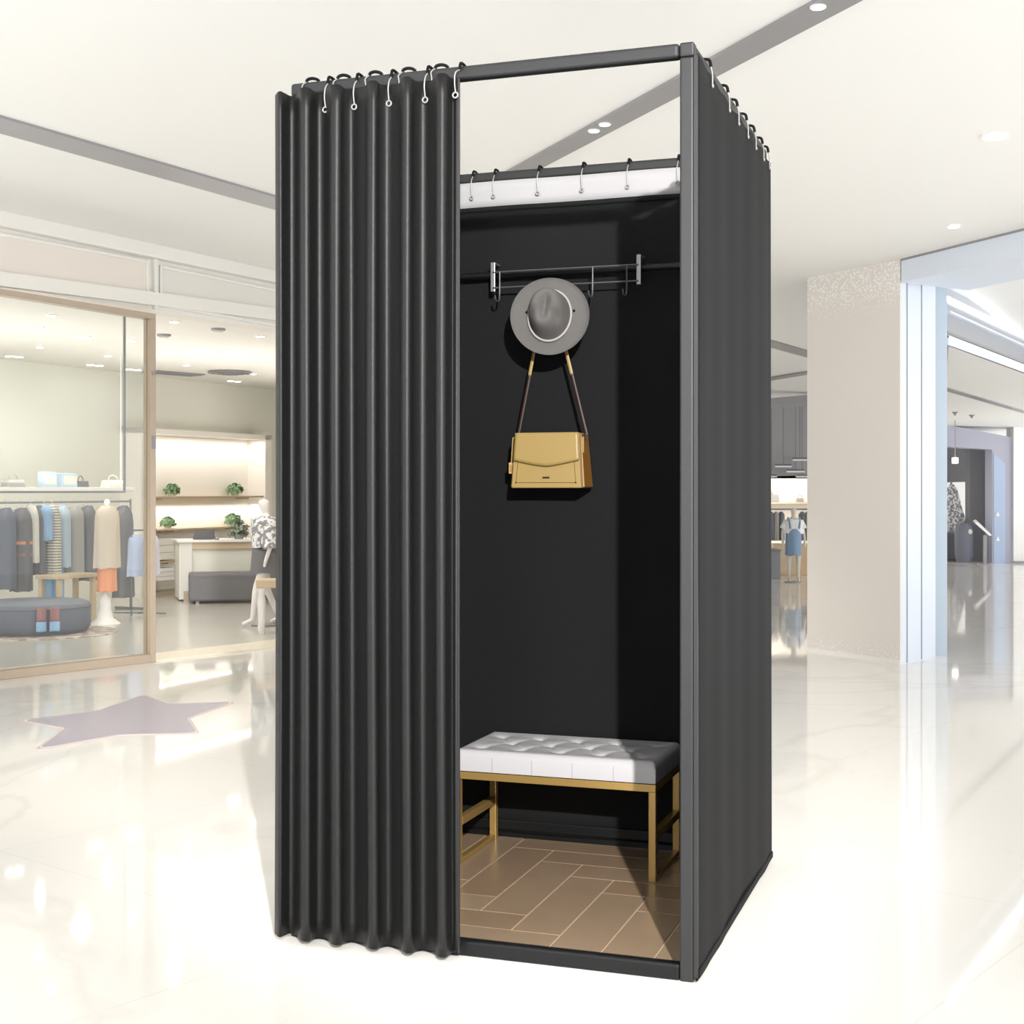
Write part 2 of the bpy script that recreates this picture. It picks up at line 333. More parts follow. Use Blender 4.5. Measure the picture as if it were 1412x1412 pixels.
def shelf(px0, px1, py, label, th=.018, nm='wall_shelf'):
    x0, x1 = bwx(px0, -.25), bwx(px1, -.25); z = BW.z(py, (x0+x1)/2, -.25)
    t = empty(nm, BW.w((x0+x1)/2, -.02, z), BA, label, 'shelf'); hw = (x1-x0)/2
    MB().box(-hw, hw, -.23, 0, -th, 0).build('board', M['shelf'], t, bevel=.003)
    for s_ in (-1, 1): MB().box(s_*hw*.8-.01, s_*hw*.8+.01, -.16, 0, -th-.015, -th).build('bracket', M['brass'], t)
    return z
z1 = shelf(213, 364, 684, 'long thin wooden shelf, upper one in the bright alcove, holding two plants')
z2 = shelf(236, 345, 727, 'thin wooden shelf under the upper plant shelf, over the counter')
z2b = shelf(206, 234, 730, 'short white edged shelf carrying the plant beside the brass post')
z3 = shelf(206, 243, 774, 'low short wooden shelf beside the counter', nm='wall_shelf')
def foliage(r, n, seed, hz=.8):
    rnd = random.Random(seed); b = MB()
    for i in range(n):
        th = rnd.uniform(0, 2*PI); ph = rnd.uniform(-.15, 1)*PI/2; rr = r*rnd.uniform(.55, 1)
        c = Vector((math.cos(th)*math.cos(ph)*rr, math.sin(th)*math.cos(ph)*rr*.8, math.sin(ph)*rr*hz))
        d = c.normalized(); s_ = d.orthogonal().normalized(); s_.rotate(Matrix.Rotation(rnd.uniform(0, 6), 3, d)); e = d.cross(s_)
        L = r*.34; W_ = r*.16; t = (s_*.8+d*.4).normalized()
        b.add([c-t*L, c+e*W_+d*.004, c+t*L, c-e*W_+d*.004], [(0, 1, 2, 3)])
    return b
def plant(px, py, z, w_px, label, seed, m='leaf'):
    x = bwx(px, -.13); Y = BW.w(x, -.13).y; r = w_px/2*Y/F
    t = empty('potted_plant', BW.w(x, -.13, z), BA, label, 'plant', 'round green plants on the alcove shelves')
    MB().lathe([(r*.35, 0), (r*.45, .02), (r*.5, .045), (r*.4, .046)], 14).build('pot', M['palewhite'], t, smooth=40)
    o = foliage(r, 150, seed).build('foliage', M[m], t); o.location = (0, 0, .045)
plant(237, 672, z1, 26, 'round green plant on the upper alcove shelf, nearer the brass post', 1)
plant(324, 674, z1, 27, 'round green plant on the upper alcove shelf, farther from the brass post', 2)
plant(231, 716, z2b, 24, 'round green plant on the lower level, close beside the brass post', 3)
plant(321, 716, z2, 26, 'round green plant on the lower shelf, near the mannequin in a printed top', 4)
def carton(px0, px1, py0, py1, y, label, m, nm='folded_clothes', cat='clothes'):
    x0, x1 = bwx(px0, y), bwx(px1, y); zt_, zb_ = BW.z(py0, (x0+x1)/2, y), BW.z(py1, (x0+x1)/2, y)
    t = empty(nm, BW.w((x0+x1)/2, y+.09, zb_), BA, label, cat); hw = (x1-x0)/2; hh = zt_-zb_; k = 3
    for i in range(k): MB().box(-hw*(1-.03*(i % 2)), hw, -.085, .08, hh*i/k, hh*(i+.97)/k).build('folded_garment', m, t, bevel=.006)
carton(215, 241, 742, 772, -.23, 'pale pinkish stack of folded clothes on the low short shelf', M['palewhite'])
carton(215, 241, 783, 801, -.23, 'white stack of folded clothes under the low short shelf', M['white'])

# shop ceiling lights and vents
def SC(px, py): return G(px, py, 2.17)
def downlight(p, r, label, group, seg=18, nm='downlight', two=0):
    t = empty(nm, p, SA, label, 'ceiling light', group)
    for k in ((-1, 1) if two else (0,)):
        MB().lathe([(r*1.25, 0), (r*1.25, -.006), (r, -.007), (r, 0)], seg, (k*r*1.35, 0, 0)).build('trim_ring', M['trimwhite'], t)
        MB().lathe([(r*.96, 0), (r*.96, -.009)], seg, (k*r*1.35, 0, 0)).build('lamp_lens', M['lamp'], t)
DL = [(70, 434, 0, 'round downlight in the shop ceiling, nearest the storefront glass head'), (54, 451, 0, 'single downlight in the shop ceiling, second in from the storefront glass'),
 (112, 464, 1, 'brightest twin downlight in the middle of the glazed bay of the shop ceiling'), (55, 478, 0, 'single downlight in the shop ceiling over the dark clothes rack, third row'),
 (20, 491, 1, 'twin downlight in the shop ceiling at the far left edge of the photo'), (149, 490, 0, 'single downlight just left of the thin hanging dark frame upright'),
 (131, 503, 1, 'twin downlight close to the shop back wall, left of the thin hanging frame upright'), (182, 469, 0, 'single downlight between the thin frame upright and the brass post'),
 (184, 509, 1, 'twin downlight near the back wall between the thin frame upright and the brass post'), (240, 443, 0, 'large downlight just inside the open doorway beside the brass post'),
 (298, 486, 0, 'downlight in the middle of the shop ceiling above the open doorway'), (359, 463, 0, 'downlight in the shop ceiling close beside the booth curtain, front row'),
 (257, 503, 0, 'small downlight above the square ceiling vent in the open doorway'), (349, 515, 0, 'small downlight beside the round diffuser, toward the booth curtain'),
 (323, 525, 1, 'twin downlight nearest the back wall over the alcove')]
for px, py, two, lb in DL: downlight(SC(px, py), .030 if not two else .034, lb, 'downlights in the clothes shop ceiling', two=two)
t = empty('ceiling_vent', SC(240, 514), SA, 'grey rectangular air vent in the shop ceiling beside the brass post', 'vent')
MB().box(-.28, .28, -.12, .12, -.012, 0).build('vent_frame', M['strip'], t, bevel=.003)
b = MB(); [b.box(-.26, .26, -.1+i*.034, -.085+i*.034, -.018, -.011) for i in range(6)]; b.build('slats', M['dslot'], t)
t = empty('ceiling_diffuser', SC(317, 512), SA, 'round ribbed air diffuser in the shop ceiling above the alcove', 'vent')
for i, r in enumerate((.2, .15, .1, .05)): MB().lathe([(r, 0), (r+.01, -.02-.006*i), (r-.02, -.022-.006*i), (r-.03, 0)], 26).build('ring', M['strip'], t, smooth=40)
for (px, py, lb) in ((226, 461, 'small grey smoke detector in the shop ceiling beside the brass post'), (301, 453, 'small pale smoke detector in the shop ceiling over the doorway')):
    t = empty('smoke_detector', SC(px, py), SA, lb, 'smoke detector'); MB().lathe([(.05, 0), (.048, -.015), (.03, -.022)], 18).build('housing', M['strip'], t, smooth=40); MB().lathe([(.012, -.02), (.01, -.026)], 10).build('sensor', M['white'], t)
# shop lights: spots at the downlights, then added unseen fill
for (px, py) in ((112, 464), (240, 443), (149, 490), (298, 486), (359, 463), (55, 478)):
    q = SC(px, py); light('shop_spot', 'SPOT', q-Vector((0, 0, .02)), 9, (1, .97, .92), q-Vector((0, 0, 1)), spot_size=math.radians(165), spot_blend=.6, shadow_soft_size=.025)


for (x, y, e) in ((-.6, 1.3, 7), (1.2, 1.9, 7), (3.4, 2.2, 8), (5.4, 2.6, 7)):
    light('shop_fill_light', 'AREA', S.w(x, y, 1.1), e, (1, .99, .98), S.w(x, y, 3), shape='DISK', size=1.8)  # added unseen fill, aimed up to brighten the shop ceiling
# ---------------------------------------------------------------- clothes and racks in the shop
def cloth_loft(w_, d, h, seed, taper=1.0, shoulder=.45, rip=.09, nl=11, n=36):
    rnd = random.Random(seed); ph = rnd.uniform(0, 6); b = MB(); vs_ = []; fs = []
    for j in range(nl+1):
        t = j/nl; sw = shoulder*.7+(1-shoulder*.7)*min(1, (t/.09)) if t < .09 else 1; sw *= 1+(taper-1)*t
        for k in range(n):
            a = 2*PI*k/n; rr = 1+rip*t*math.sin(a*6+ph)+rip*.5*t*math.sin(a*11+ph*2)
            vs_.append((math.cos(a)*w_/2*sw*rr, math.sin(a)*d/2*rr*(.5+.5*min(1, t*4+.2)), -h*t+.004*math.sin(a*5+ph)*(j == nl)))
    for j in range(nl):
        for k in range(n): fs.append((j*n+k, j*n+(k+1) % n, (j+1)*n+(k+1) % n, (j+1)*n+k))
    fs += [tuple(range(n)), tuple(nl*n+k for k in range(n-1, -1, -1))]
    return b.add(vs_, fs)
def hanger(par, w_, up=.05):
    b = MB(); b.tube([(-w_*.42, 0, -.012), (0, 0, .006), (w_*.42, 0, -.012)], .004, 6)
    pts = [(0, 0, .004), (0, 0, up-.02)]+[(0, .011*math.sin(a)*1, up-.009-.011*math.cos(a)) for a in [PI*k/6 for k in range(8)]]
    b.tube(pts, .002, 6); return b.build('hanger', M['white'], par)
RK = Frame(*P(3, 0, 10.9).xy, math.atan2(P(178, 0, 12.2).y-10.9, P(178, 0, 12.2).x-P(3, 0, 10.9).x))
railz = lambda px: RK.z(690, RK.x(px), 0)
rx0, rx1 = RK.x(-30), RK.x(180); rz0 = RK.z(692, RK.x(90), 0)
t = empty('clothes_rack', RK.w(0, 0, 0), RK.a, 'long pale clothes rack behind the storefront glass', 'clothes rack')
MB().tube([(rx0, 0, rz0), (rx1, 0, rz0)], .009, 10).build('rail', M['strip'], t, smooth=40)
for x in (rx0, rx1):
    MB().tube([(x, 0, rz0+.02), (x, 0, .02)], .009, 10).build('post', M['strip'], t, smooth=40)
    MB().box(x-.012, x+.012, -.17, .17, .006, .028).build('foot', M['strip'], t, bevel=.004)
def garment(nm, px0, px1, py1, label, m, cat='clothes', py0=697, yoff=0, d=.16, taper=1.0, shoulder=.5, seed=0, extra=None):
    xm = (RK.x(px0, yoff)+RK.x(px1, yoff))/2; w_ = (RK.x(px1, yoff)-RK.x(px0, yoff)); zt_ = RK.z(py0, xm, yoff); h_ = zt_-RK.z(py1, xm, yoff)
    t = empty(nm, RK.w(xm, yoff, zt_), RK.a, label, cat, 'garments on the long clothes rack')
    cloth_loft(w_*.93, d, h_, seed, taper, shoulder).build('cloth', m, t, smooth=60)
    hanger(t, w_, rz0+.02-zt_)
    if extra: extra(t, w_, h_, d)
    return t
garment('coat', -4, 19, 812, 'haze-paled black long coat at the photo edge end of the rack', M['navy'], seed=1, py0=700)
def stripes(t, w_, h_, d):
    for k, (zz, m) in enumerate(((.42, 'orange'), (.56, 'red'))): MB().lathe([(1.01, -.012), (1.01, .012)], 30, (0, 0, -h_*zz), w_/2, d/2).build('cloth_band', M[m], t)
garment('dress', 18, 41, 815, 'haze-paled black dress with an orange and a red band', M['darkgrey'], seed=2, py0=700, extra=stripes)
garment('shirt', 38, 47, 776, 'long narrow off-white shirt between two dark dresses', M['palewhite'], seed=3, yoff=-.02)
garment('dress', 45, 58, 792, 'narrow dark dress beside the light blue top', M['darkgrey'], seed=4)
garment('shirt', 54, 68, 745, 'short sky blue top on the rack', M['blue'], seed=5, yoff=-.04)
xm = RK.x(71, .03); w_ = RK.x(88, .03)-RK.x(55, .03); zt_ = RK.z(702, xm, .03); t = empty('trousers', RK.w(xm, .03, zt_), RK.a, 'pale blue jeans hanging low below the striped scarf', 'clothes', 'garments on the long clothes rack')
for q in (-1, 1): o = cloth_loft(w_*.46, .09, zt_-RK.z(835, xm, .03)-.06, 6+q, .9, 1).build('trouser_leg', M['blue'], t, smooth=60); o.location = (q*w_*.26, 0, -.055)
MB().box(-w_*.5, w_*.5, -.045, .045, -.07, -.035).build('waistband', M['denim'], t, bevel=.008); hanger(t, w_, rz0+.02-zt_)
garment('scarf', 65, 79, 790, 'cream and grey striped long scarf on the rack', M['striped'], seed=7, yoff=-.05)
garment('shirt', 77, 93, 782, 'very pale blue and cream shirt beside the striped scarf', M['sky_screen'], seed=8)
garment('cardigan', 91, 113, 795, 'grey wool cardigan in the middle of the rack', M['grey'], seed=9)
garment('dress', 111, 130, 800, 'dark grey dress between the grey cardigan and the cream one', M['darkgrey'], seed=10)
garment('dress', 158, 181, 823, 'dark dress at the far end of the rack by the cream cardigan', M['darkgrey'], seed=11, taper=1.15, shoulder=.35)
# dress form with a cream cardigan and orange skirt
p = G(145, 861); zc = lambda py, Y=p.y: CAM_H+(HOR-py)*Y/F; u = p.y/F
t = empty('dress_form', p, RK.a, 'white dress form wearing a cream cardigan and orange skirt', 'dress form')
MB().lathe([(.19, .006), (.185, .012), (.10, .05), (.075, .12), (.07, .20), (.02, .24), (.02, .5)], 28, sx=.62, sy=.62).build('base', M['mann'], t, smooth=50)
o = cloth_loft(36*u, .16, zc(697)-zc(783), 20, 1.12, .4).build('cardigan', M['cream'], t, smooth=60); o.location = (0, -.02, zc(697))
o = cloth_loft(27*u, .13, zc(770)-zc(815), 21, 1.1, .8).build('skirt', M['orange'], t, smooth=60); o.location = (0, -.02, zc(770))
MB().lathe([(.02, 0), (.025, .03), (.012, .05)], 14, (0, -.02, zc(697))).build('neck', M['mann'], t, smooth=50)
# wooden side table
p = G(108, 860); t = empty('side_table', G(100, 858), RK.a, 'pale wooden table standing behind the round pouf', 'table')
MB().box(-.28, .17, -.12, .12, .355, .385).build('table_top', M['wood_pale'], t, bevel=.004)
for sx in (-.24, .13):
    for sy in (-.09, .09): MB().box(sx-.018, sx+.018, sy-.018, sy+.018, .006, .355).build('leg', M['wood_pale'], t, bevel=.003)
# pouf and rug
p = G(28, 882)+Vector((-.05, .42, 0))
t = empty('round_pouf', p+Vector((0, 0, .012)), 0, 'large round dark pouf on the mottled rug', 'pouf')
MB().lathe([(.385, .02), (.40, .05), (.40, .19), (.385, .215), (.36, .225), (.02, .23)], 48).build('upholstery', M['navy'], t, smooth=50)
MB().lathe([(.37, 0), (.37, .022)], 48).build('plinth', M['darkgrey'], t)
MB().lathe([(.402, .185), (.406, .19), (.402, .195)], 48).build('piping', M['darkgrey'], t)
MB().lathe([(.62, .006), (.62, .012), (.60, .014)], 60, (p.x-.02, p.y-.02, 0), 1, .9).build('rug', M['rug'], label='round mottled brown rug under the dark pouf', cat='rug')
# added red and blue cloth standing in for a reflection in the glass
t = empty('reflection_cloth', p+Vector((.215, -.345, .0)), .52, 'added red and pale blue cloth, standing in for a reflection, over the front of the dark pouf', 'scarf')
for x in (-.045, .045):
    MB().grid(lambda u_, v_, x=x: (x-.032+.064*u_, -.022-.006*math.sin(u_*7+x*40), .12+.10*v_), 8, 6).build('red_cloth', M['red'], t, smooth=60, solid=.006)
    MB().grid(lambda u_, v_, x=x: (x-.036+.070*u_, -.022-.008*math.sin(u_*7+x*40), .05+.07*v_), 8, 6).build('blue_end', M['blue'], t, smooth=60, solid=.006)

# suspended frame + shelf behind glass
FR_ = Frame(*S.w(0, .3).xy, SA)
t = empty('hanging_frame', FR_.w(0, 0, 2.17), SA, 'thin dark frame hanging behind the storefront glass', 'display frame')
xr = FR_.x(171.5); zr = FR_.z(677, xr, 0)
MB().box(xr-.006, xr+.006, -.006, .006, zr-2.17, 0).build('upright', M['strip'], t)
MB().box(-1.2, xr+.006, -.006, .006, zr-2.17-.012, zr-2.17).build('lower_bar', M['strip'], t)
SHF = Frame(*RK.w(0, -.35).xy, RK.a)
t = empty('display_shelf', SHF.w(0, 0, SHF.z(672, 1, 0)), RK.a, 'long white shelf over the clothes rack', 'shelf')
x0, x1 = SHF.x(-20), SHF.x(170); MB().box(x0, x1, -.12, .12, -.03, 0).build('board', M['white'], t, bevel=.004)
for x in (x0+.05, x1-.03): MB().tube([(x, 0, 0), (x, 0, 2.17-SHF.z(672, 1, 0))], .004, 6).build('suspension_rod', M['white'], t)
zs = SHF.z(672, 1, 0)
def shelf_item(nm, px0, px1, h_, m, label, cat, d=.08):
    x0, x1 = SHF.x(px0), SHF.x(px1); t = empty(nm, SHF.w((x0+x1)/2, 0, zs), RK.a, label, cat); hw = (x1-x0)/2
    MB().prism_y([(-hw, 0), (hw, 0), (hw*.85, h_), (-hw*.85, h_)], -d/2, d/2).build('body', m, t, bevel=.006)
    if nm == 'handbag': MB().tube([(hw*.5*math.cos(a), 0, h_+.04*math.sin(a)) for a in [PI*k/8 for k in range(9)]], .004, 6).build('handle', m, t)
    else: MB().box(-hw*.8, hw*.8, -d/2-.004, -d/2, h_*.2, h_*.8).build('front_panel', M['palewhite'] if m is not M['palewhite'] else M['white'], t)
shelf_item('handbag', 5, 30, .06, M['grey'], 'low grey handbag at the near end of the display shelf', 'bag')
shelf_item('reflection_box', 56, 74, .12, M['sky_screen'], 'pale blue box standing in for a reflection on the shelf, the nearer to the photo edge', 'box')  # both blue boxes are added in place of pale reflections
shelf_item('reflection_box', 80, 102, .11, M['sky_screen'], 'pale blue box standing in for a reflection on the shelf, beside the white bag', 'box')
shelf_item('handbag', 104, 118, .05, M['darkgrey'], 'small dark handbag on the display shelf beside the blue box', 'bag')
shelf_item('handbag', 143, 168, .06, M['palewhite'], 'white handbag on the display shelf near the thin frame', 'bag')
# small stand with light blue garments
p = G(193, 851); t = empty('garment_stand', p, RK.a, 'small dark metal garment stand between the dark dress and brass post', 'clothes rack')
zt_ = CAM_H+(HOR-731)*p.y/F
MB().tube([(-.10, 0, zt_), (.20, 0, zt_)], .007, 8).build('rail', M['darkgrey'], t)
for x in (-.10, .18): MB().tube([(x, 0, zt_), (x, 0, .02)], .006, 8).build('post', M['darkgrey'], t)
MB().tube([(-.2, .1, .05), (.2, -.1, .02)], .006, 8).build('base_bar', M['darkgrey'], t); MB().tube([(-.1, -.1, .05), (.1, .1, .02)], .006, 8).build('base_bar', M['darkgrey'], t)
for i, (dx, lb, c) in enumerate(((-.045, 'light lilac blue blouse on the small dark stand, left of the brass post', (183, 195, 222)), (.13, 'pale lilac blouse on the small dark stand, showing past the brass post', (215, 215, 228)))):
    g = empty('blouse', p+Vector((dx*math.cos(RK.a), dx*math.sin(RK.a)-.0, zt_-.035)), RK.a, lb, 'clothes', 'blouses on the small stand')
    cloth_loft(.15, .12, .34, 30+i, 1.25, .45).build('cloth', mat('lilac_blouse', rgb(*c), .8), g, smooth=60); hanger(g, .12, .045)

# counter, laptop, bench
cy_ = G(247, 830); CT = Frame(cy_.x, cy_.y, BA*0+math.radians(18))
p0 = CT.w(0, 0); t = empty('shop_counter', p0, CT.a, 'long pale counter with a wood fascia behind the dark bench', 'counter')
cxr = CT.x(352); ztc = CT.z(745, 0, 0)
MB().box(.03, cxr, .03, .45, .02, ztc-.06).build('body', M['shopwall'], t, bevel=.004)
MB().box(0, .12, .0, .48, .02, ztc-.02).build('end_panel', M['moulding'], t, bevel=.004)
MB().box(-.02, cxr+.03, -.03, .5, ztc-.022, ztc).build('counter_top', M['white'], t, bevel=.004)
MB().box(.12, cxr, 0, .03, ztc-.085, ztc-.022).build('fascia_board', M['wood_pale'], t)
MB().box(.04, .12, -.012, .1, .006, .1).build('foot', M['brass'], t)
xl = CT.x(283); t = empty('laptop', CT.w(xl, .15, ztc), CT.a, 'grey laptop seen from behind on the pale counter', 'laptop')
MB().box(-.09, .09, 0, .13, 0, .008).build('keyboard_base', M['strip'], t, bevel=.002)
MB().hexa([(-.1, -.01, .006), (.1, -.01, .006), (.1, 0, .006), (-.1, 0, .006)], [(-.085, -.045, .085), (.1, -.045, .085), (.1, -.04, .085), (-.085, -.04, .085)]).build('screen', M['darkgrey'], t)
xl = CT.x(300); t = empty('card_reader', CT.w(xl, .06, ztc), CT.a, 'tiny dark card reader beside the laptop', 'card reader')
MB().box(-.02, .02, -.03, .03, 0, .03).build('body', M['darkgrey'], t, bevel=.005); MB().box(-.015, .015, -.033, -.03, .012, .026).build('display', M['sky_screen'], t)
xl = CT.x(333); t = empty('flower_vase', CT.w(xl, .2, ztc), CT.a, 'grey green spiky plant on the counter behind the mannequin', 'plant')
MB().lathe([(.04, 0), (.05, .03), (.035, .05)], 16).build('pot', M['grey'], t, smooth=40); o = foliage(.1, 130, 9, 1.3).build('foliage', M['leafg'], t); o.location = (0, 0, .05)
pb = G(270, 834); t = empty('upholstered_bench', pb, math.radians(14), 'long low dark upholstered bench in front of the counter', 'bench')
MB().box(-.06, .98, .0, .30, .03, .285).build('upholstery', M['darkgrey'], t, bevel=.02, seg=3)
for x in (.0, .9):
    for y in (.03, .25): MB().box(x, x+.03, y, y+.03, .006, .03).build('foot', M['strip'], t)
MB().box(-.062, .982, -.002, .302, .24, .246).build('seam', M['navy'], t)

# ---------------------------------------------------------------- mannequins
def skin_body(name, verts, edges, radii, m, par, root=0):
    me = bpy.data.meshes.new(name); me.from_pydata(verts, edges, []); me.materials.append(m)
    o = bpy.data.objects.new(name, me); C.objects.link(o); o.parent = par
    sm = o.modifiers.new('skin', 'SKIN'); sm.use_smooth_shade = True
    for i, r in enumerate(radii): me.skin_vertices[0].data[i].radius = r if isinstance(r, tuple) else (r, r)
    me.skin_vertices[0].data[root].use_root = True
    s_ = o.modifiers.new('sub', 'SUBSURF'); s_.levels = s_.render_levels = 2
    return o
def mannequin(loc, rz, H, label, m, pose='walk', cat='mannequin'):
    s_ = H/1.75; t = empty('mannequin', loc, rz, label, cat)
    st = .20 if pose == 'walk' else .03     # faces +x
    V = [(0,0,.93),(0,0,1.08),(0.01,0,1.25),(0,0,1.40),(0,0,1.48),(.01,0,1.53),(.03,0,1.62),(.03,0,1.70),
         (0,.10,.88),(.05+st*.5,.10,.50),(st,.10,.09),(st+.14,.10,.03),
         (0,-.10,.88),(.04-st*.3,-.10,.50),(-st,-.10,.09),(-st+.13,-.10,.03),
         (0,.17,1.38),(-.03,.24,1.12),(.05,.25,.88),(.07,.25,.79),
         (0,-.17,1.38),(-.03,-.24,1.12),(.05,-.25,.88),(.07,-.25,.79)]
    E = [(0,1),(1,2),(2,3),(3,4),(4,5),(5,6),(6,7),(0,8),(8,9),(9,10),(10,11),(0,12),(12,13),(13,14),(14,15),(3,16),(16,17),(17,18),(18,19),(3,20),(20,21),(21,22),(22,23)]
    R = [(.10,.15),(.085,.11),(.10,.14),(.08,.12),.05,.045,(.09,.075),(.07,.06),.085,.055,.034,(.03,.022),.085,.055,.034,(.03,.022),.045,.038,.026,(.02,.03),.045,.038,.026,(.02,.03)]
    skin_body('body', [(a*s_, b_*s_, c*s_) for a, b_, c in V], E, [(tuple(q*s_ for q in r) if isinstance(r, tuple) else r*s_) for r in R], m, t)
    MB().lathe([(.2*s_, 0), (.2*s_, .01), (.18*s_, .013)], 30).build('base_plate', M['strip'], t)
    return t, s_
pm = G(357, 866); t, s_ = mannequin(pm+Vector((.03, .14, .006)), PI+.35, 1.0, 'white mannequin in a grey printed top and dark shorts beside the curtain', M['mann'])
o = cloth_loft(.40*s_, .56*s_, .42*s_, 40, .95, .5, .05).build('printed_top', M['paisley'], t, smooth=60); o.location = (0, 0, 1.47*s_)
for q in (-1, 1):
    b = MB(); b.tube([(0, q*.16*s_, 1.40*s_), (.0, q*.25*s_, 1.25*s_), (.0, q*.30*s_, 1.05*s_)], [.07*s_, .085*s_, .1*s_], 12); b.build('sleeve', M['paisley'], t, smooth=60)
o = cloth_loft(.36*s_, .46*s_, .36*s_, 41, 1.12, .8, .04).build('shorts', M['darkgrey'], t, smooth=60); o.location = (0, 0, 1.07*s_)
# white display table by that mannequin
pt = G(362, 862); t = empty('display_table', P(372, 0, 10.25).xy[:]+(.006,), .2, 'white wooden table partly hidden by the booth curtain', 'table')
MB().box(-.10, .40, -.13, .09, .33, .39).build('table_top', M['wood_pale'], t, bevel=.006)
for x in (-.06, .36):
    for y in (-.09, .05): MB().lathe([(.02, 0), (.028, .03), (.022, .06), (.03, .24), (.022, .27), (.035, .33)], 14, (x, y, 0)).build('leg', M['white'], t, smooth=50)

# ---------------------------------------------------------------- right side: column, fin, beam
c1, c2 = G(1115, 899), G(1243, 917); c3 = G(1290, 905.5)
d13 = c3-c2; c4 = c1+d13
hc = CZ(2.3, 8.4)
col = empty('wall_column', c2, 0, kind='structure')
def rel(*ps): return [(q-c2).xy[:] for q in ps]
MB().prism_z(rel(c2, c3, c4, c1), 0, hc+.01).build('column_core', M['wall_cool'], col)
n1 = (c1-c2).normalized(); nn = Vector((n1.y, -n1.x, 0)); 
if nn.dot(-c2) < 0: nn = -nn
a_, b_ = c1+nn*.012, c2+nn*.012
MB().prism_z(rel(c1, a_, b_, c2), 0.03, CZ(2.3, 8.4)-.0).build('speckled_cladding', M['speckle'], col)
MB().prism_z(rel(c1, a_, b_, c2), 0.0, .03).build('skirting', M['moulding'], col)
n3 = (c3-c2).normalized(); m3 = Vector((n3.y, -n3.x, 0))
if m3.dot(-c2) < 0: m3 = -m3
for px in (1250, 1270):
    k = (px-706)/F; s_ = (k*c2.y-c2.x)/(n3.x-k*n3.y); q = c2+n3*s_; r = q+n3*.012
    MB().prism_z(rel(q, q+m3*.003, r+m3*.003, r), .005, hc-.05).build('groove', M['dslot'], col)
pf = P(1290, 0, 8.85); pg = P(1306, 0, 8.85)
MB().box(pf.x, pg.x, 8.85, 9.15, 0, CAM_H+(HOR-383)*8.85/F).build('wall_fin', M['finblue'], kind='structure')
pb0, pb1 = CP(1243, 357), CP(1412, 315); db = (pb1-pb0); e1 = pb0+db*4; nb = Vector((-db.y, db.x, 0)).normalized()
if nb.x < 0: nb = -nb
q0 = pb0; zt_ = lambda x, y: CZ(x, y)+.01
MB().prism_z([q0.xy[:], e1.xy[:], (e1+nb*.5).xy[:], (q0+nb*.5).xy[:]][::-1], lambda x, y: CZ(x, y)-.14, zt_).build('trim_10', M['wall_cool'], kind='structure')
MB().prism_z([(q0-nb*.004).xy[:], (e1-nb*.004).xy[:], (e1+nb*.0).xy[:], (q0+nb*.0).xy[:]][::-1], lambda x, y: CZ(x, y)-.012, zt_).build('trim_11', M['strip'], kind='structure')
# silver bulkhead with slot light
BK = Frame(2.82, 9.1, math.atan2(11.3-9.1, 4.12-2.82)); bl = empty('wall_bulkhead', BK.w(0, 0), BK.a, kind='structure')
L_ = 4.2
MB().box(-.02, L_, 0, .5, 1.992, 2.42).build('bulkhead_body', M['metal'], bl)
b = MB(); b.box(-.02, L_, -.02, 0, 2.36, 2.42); b.box(-.02, L_, -.015, 0, 1.985, 2.03); b.box(-.02, L_, -.03, 0, 2.19, 2.205); b.build('bulkhead_edge', M['wall_cool'], bl)
MB().box(-.02, L_, -.014, -.0, 2.27, 2.30).build('slot_light', mat('slot_glow', (1, 1, 1, 1), .5, emit=(.95, .97, 1, 1), estr=1.6), bl)
MB().box(-.02, L_, -.012, 0, 2.06, 2.075).build('bulkhead_groove', M['strip'], bl)
MB().prism_z([(2.84, 9.12), (5.1, 12.9), (9, 12.9), (9, 20.2), (6.2, 20.2)], 1.985, 2.05).build('ceiling_soffit', M['ceil'], kind='structure')
gr = MB(); A_ = [G(1300, 532, 1.985), G(1430, 571, 1.985), G(1430, 574.5, 1.985), G(1300, 537, 1.985)]
gr.add([q[:] for q in A_]+[(q+Vector((0, 0, -.008)))[:] for q in A_], [(0,1,2,3),(7,6,5,4),(0,4,5,1),(1,5,6,2),(2,6,7,3),(3,7,4,0)]); gr.build('trim_12', M['strip'], kind='structure')
# portal wall
Yp = 20.0
def pp(px, py, Y=Yp): q = P(px, py, Y); return (q.x, q.z)
MB().prism_y([pp(1250, 575), pp(1250, 612), pp(1368, 620), pp(1368, 776.5), (pp(1396, 0)[0], 0), pp(1396, 603)][::-1], Yp, Yp+.3).build('wall_portal', M['portal'], kind='structure')
MB().prism_y([(pp(1370, 0)[0], 0), (pp(1386, 0)[0], 0), pp(1386, 640), pp(1370, 625)], Yp-.01, Yp).build('wall_portal_stripe', M['portalb'], kind='structure')
for py, lb in ((709, 'small upper arrow light on the lilac blue portal wall'), (743, 'small lower arrow light on the lilac blue portal wall')):
    q = P(1375.5, py, Yp-.01); t = empty('wall_marker_light', q, 0, lb, 'wall light'); MB().prism_y([(-.03, -.03), (.03, -.03), (0, .04)], -.012, 0).build('lens', M['trimwhite'], t); MB().box(-.04, .04, -.004, 0, -.04, -.03).build('base', M['portal'], t)
MB().prism_y([(P(1337, 0, 20.5).x, 0), (P(1376, 0, 20.5).x, 0), pp(1376, 605, 20.5), pp(1337, 605, 20.5)], Yp+.5, Yp+.7).build('wall_dark_partition', M['darkgrey'], kind='structure')
MB().prism_y([pp(1200, 668, 21.5), pp(1350, 664, 21.5), pp(1350, 600, 21.5), pp(1200, 600, 21.5)], 21.5, 21.6).build('wall_dark_header', M['darkgrey'], kind='structure')
MB().box(5.2, 7.6, 22.9, 23, 0, 2).build('wall_display_back', M['white'], kind='structure')
